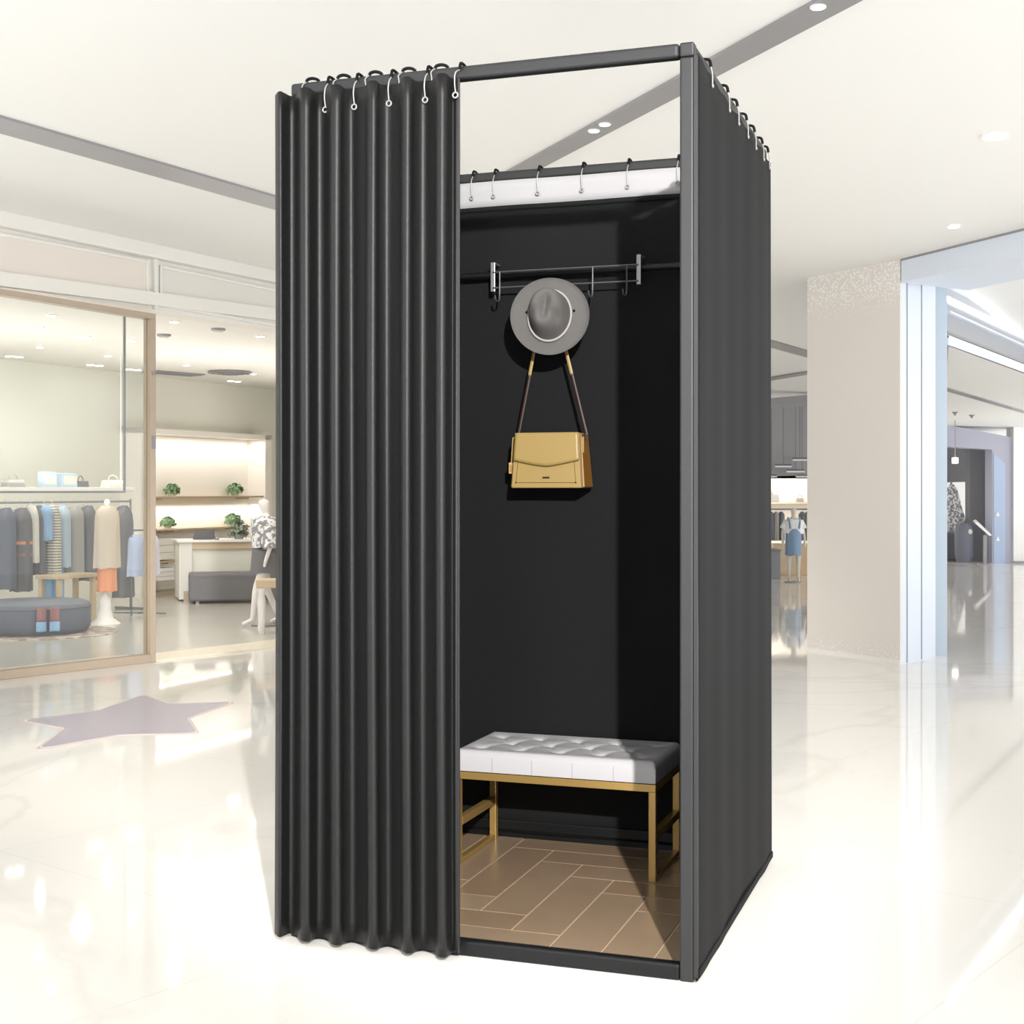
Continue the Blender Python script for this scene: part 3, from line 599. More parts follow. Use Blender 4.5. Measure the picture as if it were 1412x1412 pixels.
t = empty('display_plinth', P(1320, 0, 20.9).xy[:]+(0,), 0, 'dark low plinth inside the portal opening', 'plinth'); MB().box(-.6, .22, -.2, .2, 0, .40).build('body', M['darkgrey'], t, bevel=.02); MB().box(-.6, .2, -.18, .18, .40, .42).build('top_slab', M['strip'], t)
t = empty('wrapped_sculpture', P(1313, 0, 20.9).xy[:]+(.42,), 0, 'grey draped conical display figure on the dark plinth', 'sculpture')
b = MB(); b.add(*[cloth_loft(.36, .3, .72, 50, 1.0, .12, .18).v, cloth_loft(.36, .3, .72, 50, 1.0, .12, .18).f]); b.v = [(x*(.3+.7*min(1, -z/.6)), y*(.3+.7*min(1, -z/.6)), z+.72) for x, y, z in b.v]; b.build('drapery', M['paisley'], t, smooth=60)
MB().tube([(-.12+.12*math.sin(a), 0, .60+.12*(1-math.cos(a))*2) for a in [PI*.9*k/8 for k in range(9)]], .012, 6).build('wire_arc', M['darkgrey'], t)
t = empty('lounge_chair', P(1329, 0, 20.26).xy[:]+(0,), 0, 'rounded dark seat back rising beside the draped figure', 'chair')
MB().lathe([(.10, 0), (.13, .1), (.13, .46), (.10, .54), (.04, .57)], 24).build('shell', M['navy'], t, smooth=50); MB().sphere((.05, -.10, .44), .04).build('cushion', M['palewhite'], t, smooth=60)
# pendant light
q = P(1317, 635, 19.0); t = empty('pendant_lamp', (q.x, q.y, 1.985), 0, 'small white square pendant lamp hanging in the dark portal', 'pendant lamp')
MB().tube([(0, 0, 0), (0, 0, q.z-1.985+.04)], .006, 6).build('cable', M['strip'], t); MB().box(-.035, .035, -.035, .035, q.z-1.985-.04, q.z-1.985+.04).build('lamp_shade', mat('pendant_glow', (1, 1, 1, 1), .5, emit=(1, 1, 1, 1), estr=1.2), t, bevel=.006)
# sign stand
q = G(1358, 778); t = empty('sign_stand', q, 0, 'slim sign stand with a slanted white plate before the dark partition', 'sign stand')
hz = (778-738)*q.y/F; MB().box(-.022, .022, -.02, .02, 0, hz).build('post', M['strip'], t, bevel=.004); MB().lathe([(.10, 0), (.10, .01)], 24).build('base_plate', M['strip'], t)
w1 = 10*q.y/F; MB().hexa([(-w1*1.45, -.02, hz+.17), (-w1*1.45+.01, .1, hz+.20), (w1*.6, .1, hz+.03), (w1*.6, -.02, hz-.01)], [(-w1*1.05, -.02, hz+.19), (-w1*1.05+.01, .1, hz+.22), (w1*.9, .1, hz+.04), (w1*.9, -.02, hz)]).build('plate', M['white'], t)
MB().box(pp(1396, 0)[0], 9.2, Yp-.05, Yp+.25, 0, 1.985).build('wall_right', M['white'], kind='structure')
MB().box(pp(1396, 0)[0], 9.2, Yp-.09, Yp-.05, 0, .03).build('baseboard_right', M['strip'], kind='structure')
for px, py, lb in ((1317, 568, 'small dark sprinkler head in the low far ceiling'), (1340, 572, 'tiny pale sprinkler head in the low far ceiling')):
    q = G(px, py, 1.985); t = empty('sprinkler_head', q, 0, lb, 'sprinkler'); MB().lathe([(.04, 0), (.03, -.012), (.012, -.03)], 14).build('cap', M['strip'], t); MB().lathe([(.012, -.03), (.014, -.042)], 10).build('nozzle', M['dslot'], t)

# shop behind the column (seen between booth and column)
Yb = 16.0
MB().box(2.62, 4.4, 19.0, 19.1, 0, 1.34).build('wall_back_small_shop', M['niche'], kind='structure')
MB().prism_y([pp(1020, 660, 19.3), pp(1180, 660, 19.3), pp(1180, 500, 19.3), pp(1020, 500, 19.3)], 19.0, 19.3).build('wall_dark_upper', M['darkgrey'], kind='structure')
MB().prism_y([pp(1020, 553, Yb), pp(1020, 565, Yb), pp(1160, 556, Yb), pp(1160, 540, Yb)], Yb, Yb+.1).build('wall_shop_header', M['strip'], kind='structure')
MB().prism_y([pp(1020, 657, 17.5), pp(1160, 655, 17.5), pp(1160, 530, 17.5), pp(1020, 540, 17.5)], 17.5, 17.6).build('wall_grey_bulkhead', mat('grey_bulkhead', rgb(165, 162, 165), .6), kind='structure')
for i, (px, py, ln, lb) in enumerate(((1080, 641, 22, 'long linear spotlight track lamp in the small shop, highest one'), (1097, 648, 24, 'linear spotlight track lamp below the highest one, nearer the column'), (1064, 655, 14, 'short track lamp beside the booth side panel'), (1106, 655, 16, 'short track lamp low beside the column'), (1103, 632, 20, 'wide pale ceiling panel lamp close to the column'))):
    q = P(px, py+2, 17.3); t = empty('track_lamp', q, 0, lb, 'ceiling light', 'track lamps in the small shop'); hw = ln/2*q.y/F
    MB().box(-hw, hw, -.03, .03, -.012, .006).build('diffuser', M['white'] if i == 4 else M['trimwhite'], t); MB().box(-hw, hw, -.02, .02, .006, .03).build('housing', M['darkgrey'], t)
    MB().tube([(0, 0, .03), (0, 0, CZ(q.x, q.y)-q.z)], .004, 6).build('suspension_rod', M['darkgrey'], t)
light('small_shop_light', 'AREA', (3.4, 18.2, 1.3), 7, (1, .93, .8), (3.4, 18.6, .9), size=.8)
q = P(1066, 0, 16.6); t = empty('grey_plinth', (q.x, q.y, 0), 0, 'tall grey plinth beside the booth side panel in the small shop', 'plinth')
MB().box(-.25, .06, -.15, .2, 0, .33).build('body', M['dslot'], t, bevel=.005); MB().box(-.26, .07, -.16, .21, .33, .345).build('top_slab', M['strip'], t)
q = P(1096, 0, 17.2); t = empty('wooden_cabinet', (q.x, q.y, 0), 0, 'low warm wood cabinet behind the dungaree mannequin', 'cabinet')
MB().box(-.28, .3, -.1, .2, 0, .38).build('body', mat('warm_wood', rgb(222, 190, 152), .5, mottle=.06), t, bevel=.004); MB().box(-.26, .0, -.11, -.1, .04, .34).build('door', M['wood_pale'], t)
q = P(1085, 0, 17.6); t = empty('clothes_rack', (q.x, q.y, 0), 0, 'low clothes rack in the small shop behind the dungaree mannequin', 'clothes rack')
MB().tube([(-.5, 0, .80), (.5, 0, .80)], .01, 8).build('rail', M['strip'], t)
for x in (-.5, .5): MB().tube([(x, 0, 0), (x, 0, .8)], .01, 8).build('post', M['strip'], t)
for i, (px, m, lb) in enumerate(((1063, 'navy', 'dark jacket on the low rack next to the booth side panel'), (1070, 'grey', 'grey shirt on the low rack, second from the booth side panel'), (1077, 'navy', 'dark jacket on the low rack just left of the dungaree mannequin'), (1106, 'darkgrey', 'dark coat on the low rack just right of the dungaree mannequin'), (1113, 'grey', 'grey coat on the low rack next to the column'))):
    q = P(px, 0, 17.6); g = empty('jacket', (q.x, 17.6, .77), 0, lb, 'clothes', 'garments on the low rack'); cloth_loft(.085, .16, .36, 60+i, 1.05).build('cloth', M[m], g, smooth=60); hanger(g, .06, .04)
t = empty('long_shelf', (3.45, 18.85, .88), 0, 'pale wooden shelf along the back wall of the small shop', 'shelf'); MB().box(-.8, .8, -.15, .15, -.02, 0).build('board', M['wood_pale'], t); MB().box(-.7, -.66, -.1, .15, -.08, -.02).build('bracket', M['brass'], t)
for i, (px, hh, lb) in enumerate(((1061, .13, 'dark shoulder bag on the back shelf next to the booth side panel'), (1069, .10, 'smaller dark bag on the back shelf, second from the booth'), (1103, .05, 'flat dark bag on the back shelf beside the column'))):
    q = P(px, 0, 18.85); t = empty('shoulder_bag', (q.x, 18.85, .88), 0, lb, 'bag'); MB().prism_y([(-.05, 0), (.05, 0), (.04, hh), (-.04, hh)], -.04, .04).build('body', M['strip'], t, bevel=.008); MB().tube([(.03*math.cos(a), 0, hh+.04*math.sin(a)) for a in [PI*k/8 for k in range(9)]], .004, 6).build('handle', M['strip'], t)
q = G(1094, 803); t, s_ = mannequin(Vector((q.x, q.y, 0)), PI*1.5, .87, 'cream mannequin in a white shirt and blue dungaree dress near the column', M['mann_tan'], 'stand')
o = cloth_loft(.34*s_, .46*s_, .34*s_, 70, .9, .5, .03).build('shirt', M['white'], t, smooth=60); o.location = (0, 0, 1.45*s_)
for k in (-1, 1): MB().tube([(0, k*.16*s_, 1.40*s_), (0, k*.24*s_, 1.22*s_)], [.06*s_, .075*s_], 12).build('sleeve', M['white'], t, smooth=60)
o = cloth_loft(.34*s_, .36*s_, .64*s_, 71, 1.45, .9, .04).build('dungaree_dress', M['denim'], t, smooth=60); o.location = (0, 0, 1.26*s_)
for k in (-1, 1): MB().tube([(.17*s_, k*.10*s_, 1.22*s_), (.15*s_, k*.12*s_, 1.38*s_), (.04*s_, k*.13*s_, 1.475*s_)], .02*s_, 8).build('strap', M['denim'], t)

# mall ceiling downlights
def mall_light(px, py, r, label, two=0):
    q = CP(px, py); t = empty('downlight', q, .3, label, 'ceiling light', 'mall ceiling downlights')
    MB().lathe([(r*1.2, 0.01), (r*1.2, -.006), (r, -.008), (r, 0.01)], 28).build('trim_ring', M['trimwhite'], t); MB().lathe([(r*.97, .01), (r*.97, -.010)], 28).build('lamp_lens', M['lamp'], t)
mall_light(1371, 187, .045, 'large round downlight in the mall ceiling above the bright corridor')
mall_light(1315, 311, .03, 'smaller round downlight in the mall ceiling over the speckled column')
M['lamp_soft'] = mat('spot_glow', (1, 1, 1, 1), .5, emit=(1, .99, .97, 1), estr=2.5)
def strip_light(px, py, label):
    q = CP(px, py)-Vector((0, 0, .012)); t = empty('recessed_spotlight', q, 0, label, 'ceiling light', 'spotlights in the grey ceiling band')
    MB().lathe([(.026, 0.004), (.026, -.004), (.020, -.005), (.020, .004)], 24).build('trim_ring', M['trimwhite'], t); MB().lathe([(.019, .004), (.019, -.006)], 24).build('lamp_lens', M['lamp_soft'], t)
strip_light(819, 176, 'spotlight in the grey ceiling band seen through the booth top, the lower of two')
strip_light(834, 167, 'spotlight in the grey ceiling band seen through the booth top, the upper of two')
strip_light(1128, 4, 'spotlight in the grey ceiling band at the top edge of the photo')

# star floor inlay
stp = [(580,80),(690,118),(962,110),(765,178),(812,240),(480,248),(135,308),(252,220),(68,187),(385,148)]
spx = [(x*.3415, 930+y*.3415) for x, y in stp]
def rounded(pts, r=.16):
    out = []
    for i in range(len(pts)):
        a, b, c = pts[i-1], pts[i], pts[(i+1) % len(pts)]
        rr = r*(.5 if i % 2 else 1)
        p_, q_ = b.lerp(a, rr), b.lerp(c, rr)
        for k in range(5): u = k/4; out.append(p_*(1-u)**2+b*2*u*(1-u)+q_*u*u)
    return out
wp = [G(*q) for q in spx]; cen = sum(wp, Vector())/10
t = empty('floor_star', cen, 0, 'large lilac grey five-pointed star with pink edge on the floor', 'floor sticker')
outer = rounded([q-cen for q in wp]); inner = [q*.955 for q in outer]
def starmesh(poly, z0, z1, nm, m): MB().prism_z([q.xy[:] for q in poly][::-1], z0, z1).build(nm, m, t)
starmesh(outer, 0, .0015, 'border', M['starpink']); starmesh([q*.975 for q in outer], .0015, .002, 'pale_line', M['palewhite']); starmesh(inner, .002, .0026, 'field', M['star'])

# ================================================================ the booth
B = Frame(-.520, 3.288, math.radians(-18.98)); BZ = B.a
WD, DP, HT = .958, 1.043, 2.0
Tb = .031
fr = empty('booth_frame', B.w(0, 0, 0), BZ, 'grey metal frame of the changing booth', 'booth frame')
for (x, y) in ((0, 0), (WD-Tb, 0), (0, DP-Tb), (WD-Tb, DP-Tb)):
    MB().box(x, x+Tb, y, y+Tb, 0, HT-Tb-.0).build('post', M['frame'], fr, bevel=.005, seg=3)
for (x0, x1, y0, y1) in ((.0, WD-Tb-.001, .0, Tb), (0, WD-Tb, DP-Tb, DP), (0, Tb, Tb, DP-Tb), (WD-Tb, WD, Tb, DP-Tb)):
    MB().box(x0, x1, y0, y1, HT-Tb, HT).build('top_rail', M['frame'], fr, bevel=.008, seg=4)
MB().box(WD-Tb, WD, 0, Tb, HT-Tb+.0005, HT).build('corner_joint', M['frame'], fr, bevel=.004)
for (x0, x1, y0, y1) in ((Tb, WD-Tb, .002, Tb-.002), (Tb, WD-Tb, DP-Tb, DP-.002), (.002, Tb-.002, Tb, DP-Tb), (WD-Tb, WD-.002, Tb, DP-Tb)):
    MB().box(x0, x1, y0, y1, 0, .036).build('base_bar', M['framedk'], fr, bevel=.006, seg=3)
# crossbar for the hook rack
YC = DP-.075; xm = B.x(760, YC); zc1 = B.z(382, B.x(640, YC), YC)
MB().tube([(Tb*.5, YC, zc1), (WD-Tb*.5, YC, zc1)], .0105, 14).build('crossbar', M['framedk'], fr, smooth=40)
# flooring inside
fl = empty('booth_flooring', B.w(Tb, Tb, 0), BZ, 'brown wood plank flooring in herringbone inside the booth', 'flooring')
fw, fd = WD-2*Tb, DP-2*Tb
MB().box(0.001, fw-.001, .001, fd-.001, 0.001, .010).build('joint_bed', M['grout'], fl)
mb = MB(); pw, plen, g = .121, .484, .0028
sx0, sy0 = B.x(785.7, 0), 0
d_ = P(785.7, 1214.8, 3.755)-Vector((B.o[0], B.o[1], 0)); sx0 = d_.x*B.ex[0]+d_.y*B.ex[1]-Tb; sy0 = d_.x*B.ey[0]+d_.y*B.ey[1]-Tb
rnd = random.Random(3)
for j in range(-4, 5):
    for k in range(-12, 13):
        ax, ay = sx0+k*pw+j*plen, sy0-k*pw+j*plen
        for (x0, x1, y0, y1) in ((ax, ax+plen, ay, ay+pw), (ax, ax+pw, ay-plen, ay)):
            x0 += g; x1 -= g; y0 += g; y1 -= g
            x0, x1, y0, y1 = max(x0, .002), min(x1, fw-.002), max(y0, .002), min(y1, fd-.002)
            if x1-x0 > .004 and y1-y0 > .004: mb.box(x0, x1, y0, y1, .010, .0125, rnd.choice((0, 0, 1, 2)))
mb.build('planks', [M['wood'], M['wood2'], M['wood3']], fl)

# fabric panels
t = empty('side_curtain', B.w(WD, 0, 0), BZ, 'flat charcoal fabric side curtain on the ring-lined side of the booth', 'curtain')
def side(u_, v_): 
    z = .005+v_*(1.972-.005); return (.006+.0025*math.sin(u_*9+v_*1.5)+.001*math.sin(u_*31), .0+u_*(DP+.006), z+(-.004*(1-math.cos(u_*2*PI*6)) if v_ > .99 else 0))
MB().grid(side, 72, 40).build('fabric', M['panel'], t, smooth=60, solid=.003)
MB().box(.0035, .0125, .004, DP, .010, .028).build('hem', M['panel'], t, bevel=.002)
MB().box(.0, .009, -.001, .004, .012, 1.97).build('front_binding', M['frame'], t)
t = empty('side_curtain', B.w(0, 0, 0), BZ, 'charcoal fabric side curtain hidden behind the pleated front curtain', 'curtain')
MB().grid(lambda u_, v_: (-.006+.0025*math.sin(u_*9+v_), u_*DP, .012+v_*1.96), 40, 20).build('fabric', M['panel'], t, smooth=60, solid=.003)
MB().box(-.009, -.0005, .004, DP, .010, .028).build('hem', M['panel'], t)
xa_ = B.x(636, DP-Tb); zb_t = B.z(290, xa_, DP-Tb)
t = empty('back_curtain', B.w(0, DP-Tb-.008, 0), BZ, 'dark back curtain with a white header band inside the booth', 'curtain')
MB().grid(lambda u_, v_: (Tb*.3+u_*(WD-Tb*.6), .003*math.sin(u_*14+v_*2), .03+v_*(zb_t-.03)), 60, 30).build('fabric', M['panel_in'], t, smooth=60, solid=.003)
MB().grid(lambda u_, v_: (Tb*.3+u_*(WD-Tb*.6), .003*math.sin(u_*14+2)-.001, zb_t+v_*(HT-Tb-.001-zb_t)), 60, 3).build('header_band', M['header'], t, smooth=60, solid=.003)
MB().grid(lambda u_, v_: (Tb*.3+u_*(WD-Tb*.6), .003*math.sin(u_*14+2)-.004, zb_t-.012+v_*.014), 60, 2).build('seam_tape', M['panel_in'], t, smooth=60, solid=.002)
MB().box(Tb, WD-Tb, -.006, .004, .036, .066).build('bottom_hem', M['framedk'], t, bevel=.003)

# pleated front curtain
ctl = [(380, -.030), (386, -.050), (393, -.036), (400, -.020), (407, -.019)]
for lb_, rc_ in ((421, 443), (463, 487), (513, 537), (561, 585), (609, None)):
    ctl += [(lb_-9, -.034), (lb_-6, -.053), (lb_, -.059), (lb_+6, -.052), (lb_+10, -.036)]
    if rc_: ctl += [(rc_-6, -.021), (rc_, -.0165), (rc_+6, -.020)]
ctl += [(624, -.022), (629, -.025), (633.5, -.022)]
cxs = [(B.x(px, y), y) for px, y in ctl]
def catmull(ps, n):
    out = []
    for i in range(len(ps)-1):
        p0, p1, p2, p3 = ps[max(i-1, 0)], ps[i], ps[i+1], ps[min(i+2, len(ps)-1)]
        for k in range(n):
            u = k/n; out.append(tuple(.5*((2*p1[j])+(-p0[j]+p2[j])*u+(2*p0[j]-5*p1[j]+4*p2[j]-p3[j])*u*u+(-p0[j]+3*p1[j]-3*p2[j]+p3[j])*u**3) for j in (0, 1)))
    return out+[ps[-1]]
path = catmull(cxs, 7); NP = len(path)-1
rnd = random.Random(11); ph = [rnd.uniform(0, 6) for _ in range(4)]
def cur(u_, v_):
    x, y = path[round(u_*NP)]
    amp = 1-.10*math.sin(v_*PI)*math.sin(x*8+ph[0]); y2 = -.012+(y+.012)*amp
    y2 += .0018*math.sin(x*95+v_*2+ph[1])*(.4+.6*v_)
    x2 = x+.003*math.sin(v_*3.1+x*9+ph[2])*(1-v_)*.8
    top = 1.966+.003*(-(y+.035)/.03)
    return (x2, y2, .014+v_*(top-.014))
fc = empty('front_curtain', B.w(0, 0, 0), BZ, 'pleated charcoal curtain drawn across half of the booth front', 'curtain')
MB().grid(cur, NP, 44).build('fabric', M['curtain'], fc, smooth=80, solid=.0022)
xe = path[-1][0]; MB().box(xe-.004, xe+.001, path[-1][1]-.003, path[-1][1]+.003, .014, 1.965).build('side_hem', M['frame'], fc, bevel=.001)

# rings
def arc(pts, n=5):
    ps = [Vector(p) for p in pts]; out = []
    for i in range(len(ps)-1):
        p0, p1, p2, p3 = ps[max(i-1, 0)], ps[i], ps[i+1], ps[min(i+2, len(ps)-1)]
        for k in range(n): u = k/n; out.append(.5*((2*p1)+(-p0+p2)*u+(2*p0-5*p1+4*p2-p3)*u*u+(-p0+3*p1-3*p2+p3)*u**3))
    return out+[ps[-1]]
ZR = HT-Tb/2; hh = Tb/2
def hook_straight(loc, rz, label, group, reach=.012, drop=.066, eye=.006):
    t = empty('curtain_ring', loc, rz, label, 'curtain ring', group)     # rail centre at origin, outward = -y
    MB().tube(arc([(0, hh+.004, 0), (0, hh+.004, hh), (0, .004, hh+.006), (0, -hh-.002, hh+.004), (0, -hh-.007, hh-.012)]), .0036, 8).build('sleeve', M['black'], t, smooth=60)
    MB().tube(arc([(0, -hh-.007, hh-.012), (0, -hh-reach, -.01), (-.002, -hh-reach-.001, -.03), (0, -hh-reach, -drop+hh)]), .0016, 8).build('wire', M['wire'], t, smooth=60)
    c = Vector((0, -hh-reach-.0015, -drop+hh-eye)); MB().tube([c+Vector((eye*math.cos(a), 0, eye*math.sin(a))) for a in [2*PI*k/14 for k in range(14)]], .0020, 8, closed=True).build('eyelet', M['wire'], t, smooth=60)
    return t
def hook_across(loc, rz, label, group, drop=.045, reach=.012):
    t = empty('curtain_ring', loc, rz, label, 'curtain ring', group)
    MB().tube(arc([(-.013, -.010, hh+.001), (-.010, -.009, hh+.0065), (0, -.007, hh+.009), (.010, -.004, hh+.007), (.016, -.002, hh+.002)]), .0038, 8).build('sleeve', M['black'], t, smooth=60)
    MB().tube(arc([(-.013, -.010, hh+.001), (-.018, -hh-.006, hh-.010), (-.014, -hh-reach, -.012), (-.015, -hh-reach, -drop+hh)]), .0016, 8).build('wire', M['wire'], t, smooth=60)
    return t
ordn = ['first', 'second', 'third', 'fourth', 'fifth', 'sixth', 'seventh']
gF, gS, gB = 'rings along the front rail', 'rings along the side rail', 'rings along the back rail'
for i, px in enumerate((446, 486, 534, 584, 629)):
    hook_straight(B.w(B.x(px, -.03), Tb/2, ZR), BZ, 'white wire ring with eyelet on the front rail, %s from the left' % ordn[i], gF, reach=.020 if i < 4 else .034, drop=.070)
for i, px in enumerate((428, 471, 515, 561, 606)):
    hook_across(B.w(B.x(px, 0), Tb/2, ZR), BZ, 'ring lying across the front rail under a black sleeve, %s from the left' % ordn[i], gF, drop=(.04, .03, .055, .055, .055)[i])
for i, px in enumerate((976, 1000, 1013, 1026, 1037, 1048, 1056)):
    yy = min(max(B.y(px, WD), .04), DP-.01)
    t = hook_straight(B.w(WD-Tb/2, yy, ZR), BZ+PI/2, 'black and white ring on the side rail, %s from the front corner' % ordn[i], gS, reach=.010, drop=.052, eye=.003)
for i, px in enumerate((650, 680, 741, 802, 865, 934)):
    hook_straight(B.w(B.x(px, DP-Tb-.02), DP-Tb/2, ZR), BZ, 'ring with white eyelet on the back rail, %s from the left' % ordn[i], gB, reach=.018, drop=.074, eye=.005)

# hook rack
YH = YC-.028; x0, _ = B.xz(680, 393, YH); x1, _ = B.xz(881, 385, YH); zt_ = zc1+.030
rk = empty('hook_rack', B.w(0, 0, 0), BZ, 'silver wire hook rack hung over the booth crossbar', 'hook rack')
for x in (x0, x1):
    b = MB(); b.box(x-.0065, x+.0065, YH-.004, YH, zt_-.082, zt_); b.box(x-.0065, x+.0065, YH-.004, YC+.018, zt_-.001, zt_+.003)
    b.build('bracket', M['chrome'], rk, bevel=.0012)
for z in (zt_-.026, zt_-.072): MB().tube([(x0, YH-.005, z), (x1, YH-.005, z)], .0027, 8).build('wire_bar', M['wiregrey'], rk, smooth=60)
hk = [B.x(px, YH) for px in (690, 738, 760, 782, 818, 865)]
for i, x in enumerate(hk):
    MB().tube(arc([(x, YH-.006, zt_-(.072 if 1 < i+.5 < 4 else .026)), (x, YH-.007, zt_-.09), (x, YH-.014, zt_-.112), (x-.003, YH-.030, zt_-.112), (x-.004, YH-.036, zt_-.098)]), .0026, 8).build('hook', M['wiregrey'], rk, smooth=60)
    

# hat
HY_ = YH-.075; hx, hz_ = B.xz(759, 437, HY_)
hat = empty('fedora_hat', B.w(hx, HY_, hz_), BZ, 'grey felt fedora hat hanging on the hook rack', 'hat')
hat.rotation_mode = 'XYZ'
RB = 54.5*B.w(hx, HY_).y/F
prof = [(0, .090), (.014, .090), (.028, .088), (.038, .084), (.046, .075), (.052, .062), (.0565, .044), (.060, .026), (.063, .011), (.067, .003), (.074, .0005), (.084, 0), (.094, .0), (.104, .002), (.111, .005), (RB, .0085)]
def hatp(i, k, n, off=0):
    r, z = prof[i]; a = 2*PI*k/n; e = 1.1 if r < .068 else 1.1+(1.0-1.1)*min(1, (r-.068)/.03)
    x, y = r*math.cos(a)*(2-e if r < .06 else (2-e)), r*math.sin(a)*e
    sh = max(0, min(1, z/.08)); x += -.012*sh; y += .012*sh
    if r < .058:
        cxx, cyy = x+.012, y-.010; dent = math.exp(-(cxx/.014)**2)*math.exp(-((cyy)/.036)**4)*.028
        pinch = (math.exp(-((cxx-.034)/.014)**2)+math.exp(-((cxx+.034)/.014)**2))*math.exp(-((cyy+.022)/.018)**2)*.02
        z -= dent+pinch
    if r > .06: z += .006*math.cos(2*a)*((r-.06)/.06)**2
    return (x, y, z)
n = 64; b = MB(); vs_ = [hatp(i, k, n) for i in range(1, len(prof)) for k in range(n)]; ctr = len(vs_); vs_.append((-.012, .012, .063))
fs = [(i*n+k, i*n+(k+1) % n, (i+1)*n+(k+1) % n, (i+1)*n+k) for i in range(len(prof)-2) for k in range(n)]+[(ctr, (k+1) % n, k) for k in range(n)]
b.add(vs_, fs)
o = b.build('felt_body', M['felt'], hat, smooth=80, solid=.0026, sub=1)
band = []
for k in range(60):
    a = 2*PI*k/60; band.append((.0672*math.cos(a)*.90-.0015, .0672*math.sin(a)*1.1+.0015, .009))
MB().tube(band, .0036, 8, closed=True).build('hat_band', M['cord'], hat, smooth=60)
for a, nm in ((.35, 'eyelet'), (PI-.05, 'eyelet')): MB().sphere((.069*math.cos(a), .072*math.sin(a), .007), .0035).build(nm, M['black'], hat)
# axis toward the camera, leaning a little
hat.rotation_euler = (Matrix.Rotation(BZ, 3, 'Z') @ Matrix.Rotation(math.radians(12), 3, 'Z') @ Matrix.Rotation(math.radians(82), 3, 'X') @ Matrix.Rotation(math.radians(-8), 3, 'Z')).to_euler()

# handbag
YB = YC-.02; bxc = B.x(758, YB-.03); zbb = B.z(673, bxc, YB-.06)
bag = empty('handbag', B.w(bxc, YB-.03, zbb), BZ, 'tan yellow leather shoulder bag hanging by a brown strap below the hat', 'handbag')
uu = B.w(bxc, YB-.06).y/F
Hb = 76*uu; wt, wb_ = 46.5*uu, 51*uu; D0, D1 = .080, .096
xo = .004
b = MB(); b.hexa([(-wb_+xo, -D1/2, 0), (wb_+xo, -D1/2, 0), (wb_+xo+.004, D1/2, 0), (-wb_+xo, D1/2, 0)], [(-wt+xo, -D0/2, Hb), (wt+xo, -D0/2, Hb), (wt+xo, D0/2, Hb), (-wt+xo, D0/2, Hb)])
b.build('body', M['bagtan'], bag, bevel=.004, seg=3)
for s_ in (-1, 1): b = MB(); b.hexa([(s_*wb_+xo+s_*-.001, -D1/2+.012, .003), (s_*wb_+xo+s_*.005, -D1/2+.014, .003), (s_*wb_+xo+s_*.006, D1/2, .003), (s_*wb_+xo, D1/2, .003)][::s_], [(s_*wt+xo+s_*-.001, -D0/2+.01, Hb-.004), (s_*wt+xo+s_*.003, -D0/2+.012, Hb-.004), (s_*wt+xo+s_*.003, D0/2, Hb-.004), (s_*wt+xo, D0/2, Hb-.004)][::s_]); b.build('side_gusset', M['bagside'], bag, bevel=.001)
def fy(z): return -(D1+(D0-D1)*z/Hb)/2
def fx(z): return wb_+(wt-wb_)*z/Hb
# front flap with pointed lower edge
b = MB(); N = 24; rows = 10; vs_ = []; fs = []
def flapz(s_): return Hb*.505-Hb*.11*(1-abs(s_)**1.3)
for j in range(rows+1):
    for i in range(N+1):
        s_ = -1+2*i/N; zb_ = flapz(s_); z = Hb+.0005+(zb_-Hb)*j/rows; vs_.append((xo+s_*(fx(z)-.003), fy(z)-.0045, z))
for j in range(rows):
    for i in range(N): fs.append((j*(N+1)+i, j*(N+1)+i+1, (j+1)*(N+1)+i+1, (j+1)*(N+1)+i))
fl_ = MB().add(vs_, fs).build('flap', M['bagtan'], bag, smooth=50, solid=.004)
MB().tube([(xo+s_*(fx(flapz(s_))-.003), fy(flapz(s_))-.0066, flapz(s_)) for s_ in [-1+2*i/24 for i in range(25)]], .0011, 6).build('edge_paint', M['stitch'], fl_)
b = MB()
pxl = [(-.84, .50), (-.86, .10), (.84, .10), (.82, .50)]
pts = [(xo+a*fx(Hb*c), fy(Hb*c)-.0012, Hb*c) for a, c in pxl]; b.tube(pts[:2], .0009, 6); b.tube(pts[1:3], .0009, 6); b.tube(pts[2:], .0009, 6)
b.tube([(xo+.985*fx(z), fy(z)-.001, z) for z in (.004, Hb*.5, Hb-.003)], .0008, 6)
b.build('pocket_seam', M['stitch'], bag)
b = MB()
for a in (-.86, .84): b.lathe([(.0022, -.001), (.0022, .001)], 10, (0, 0, 0))
bb = MB(); [bb.sphere((xo+a*fx(Hb*.1), fy(Hb*.1)-.001, Hb*.1), .0024) for a in (-.86, .84)]; bb.build('rivets', M['brown'], bag)
MB().box(xo-.0105, xo+.0105, fy(Hb*.19)-.0035, fy(Hb*.19), Hb*.175, Hb*.205).build('nameplate', M['brown'], bag, bevel=.0008)
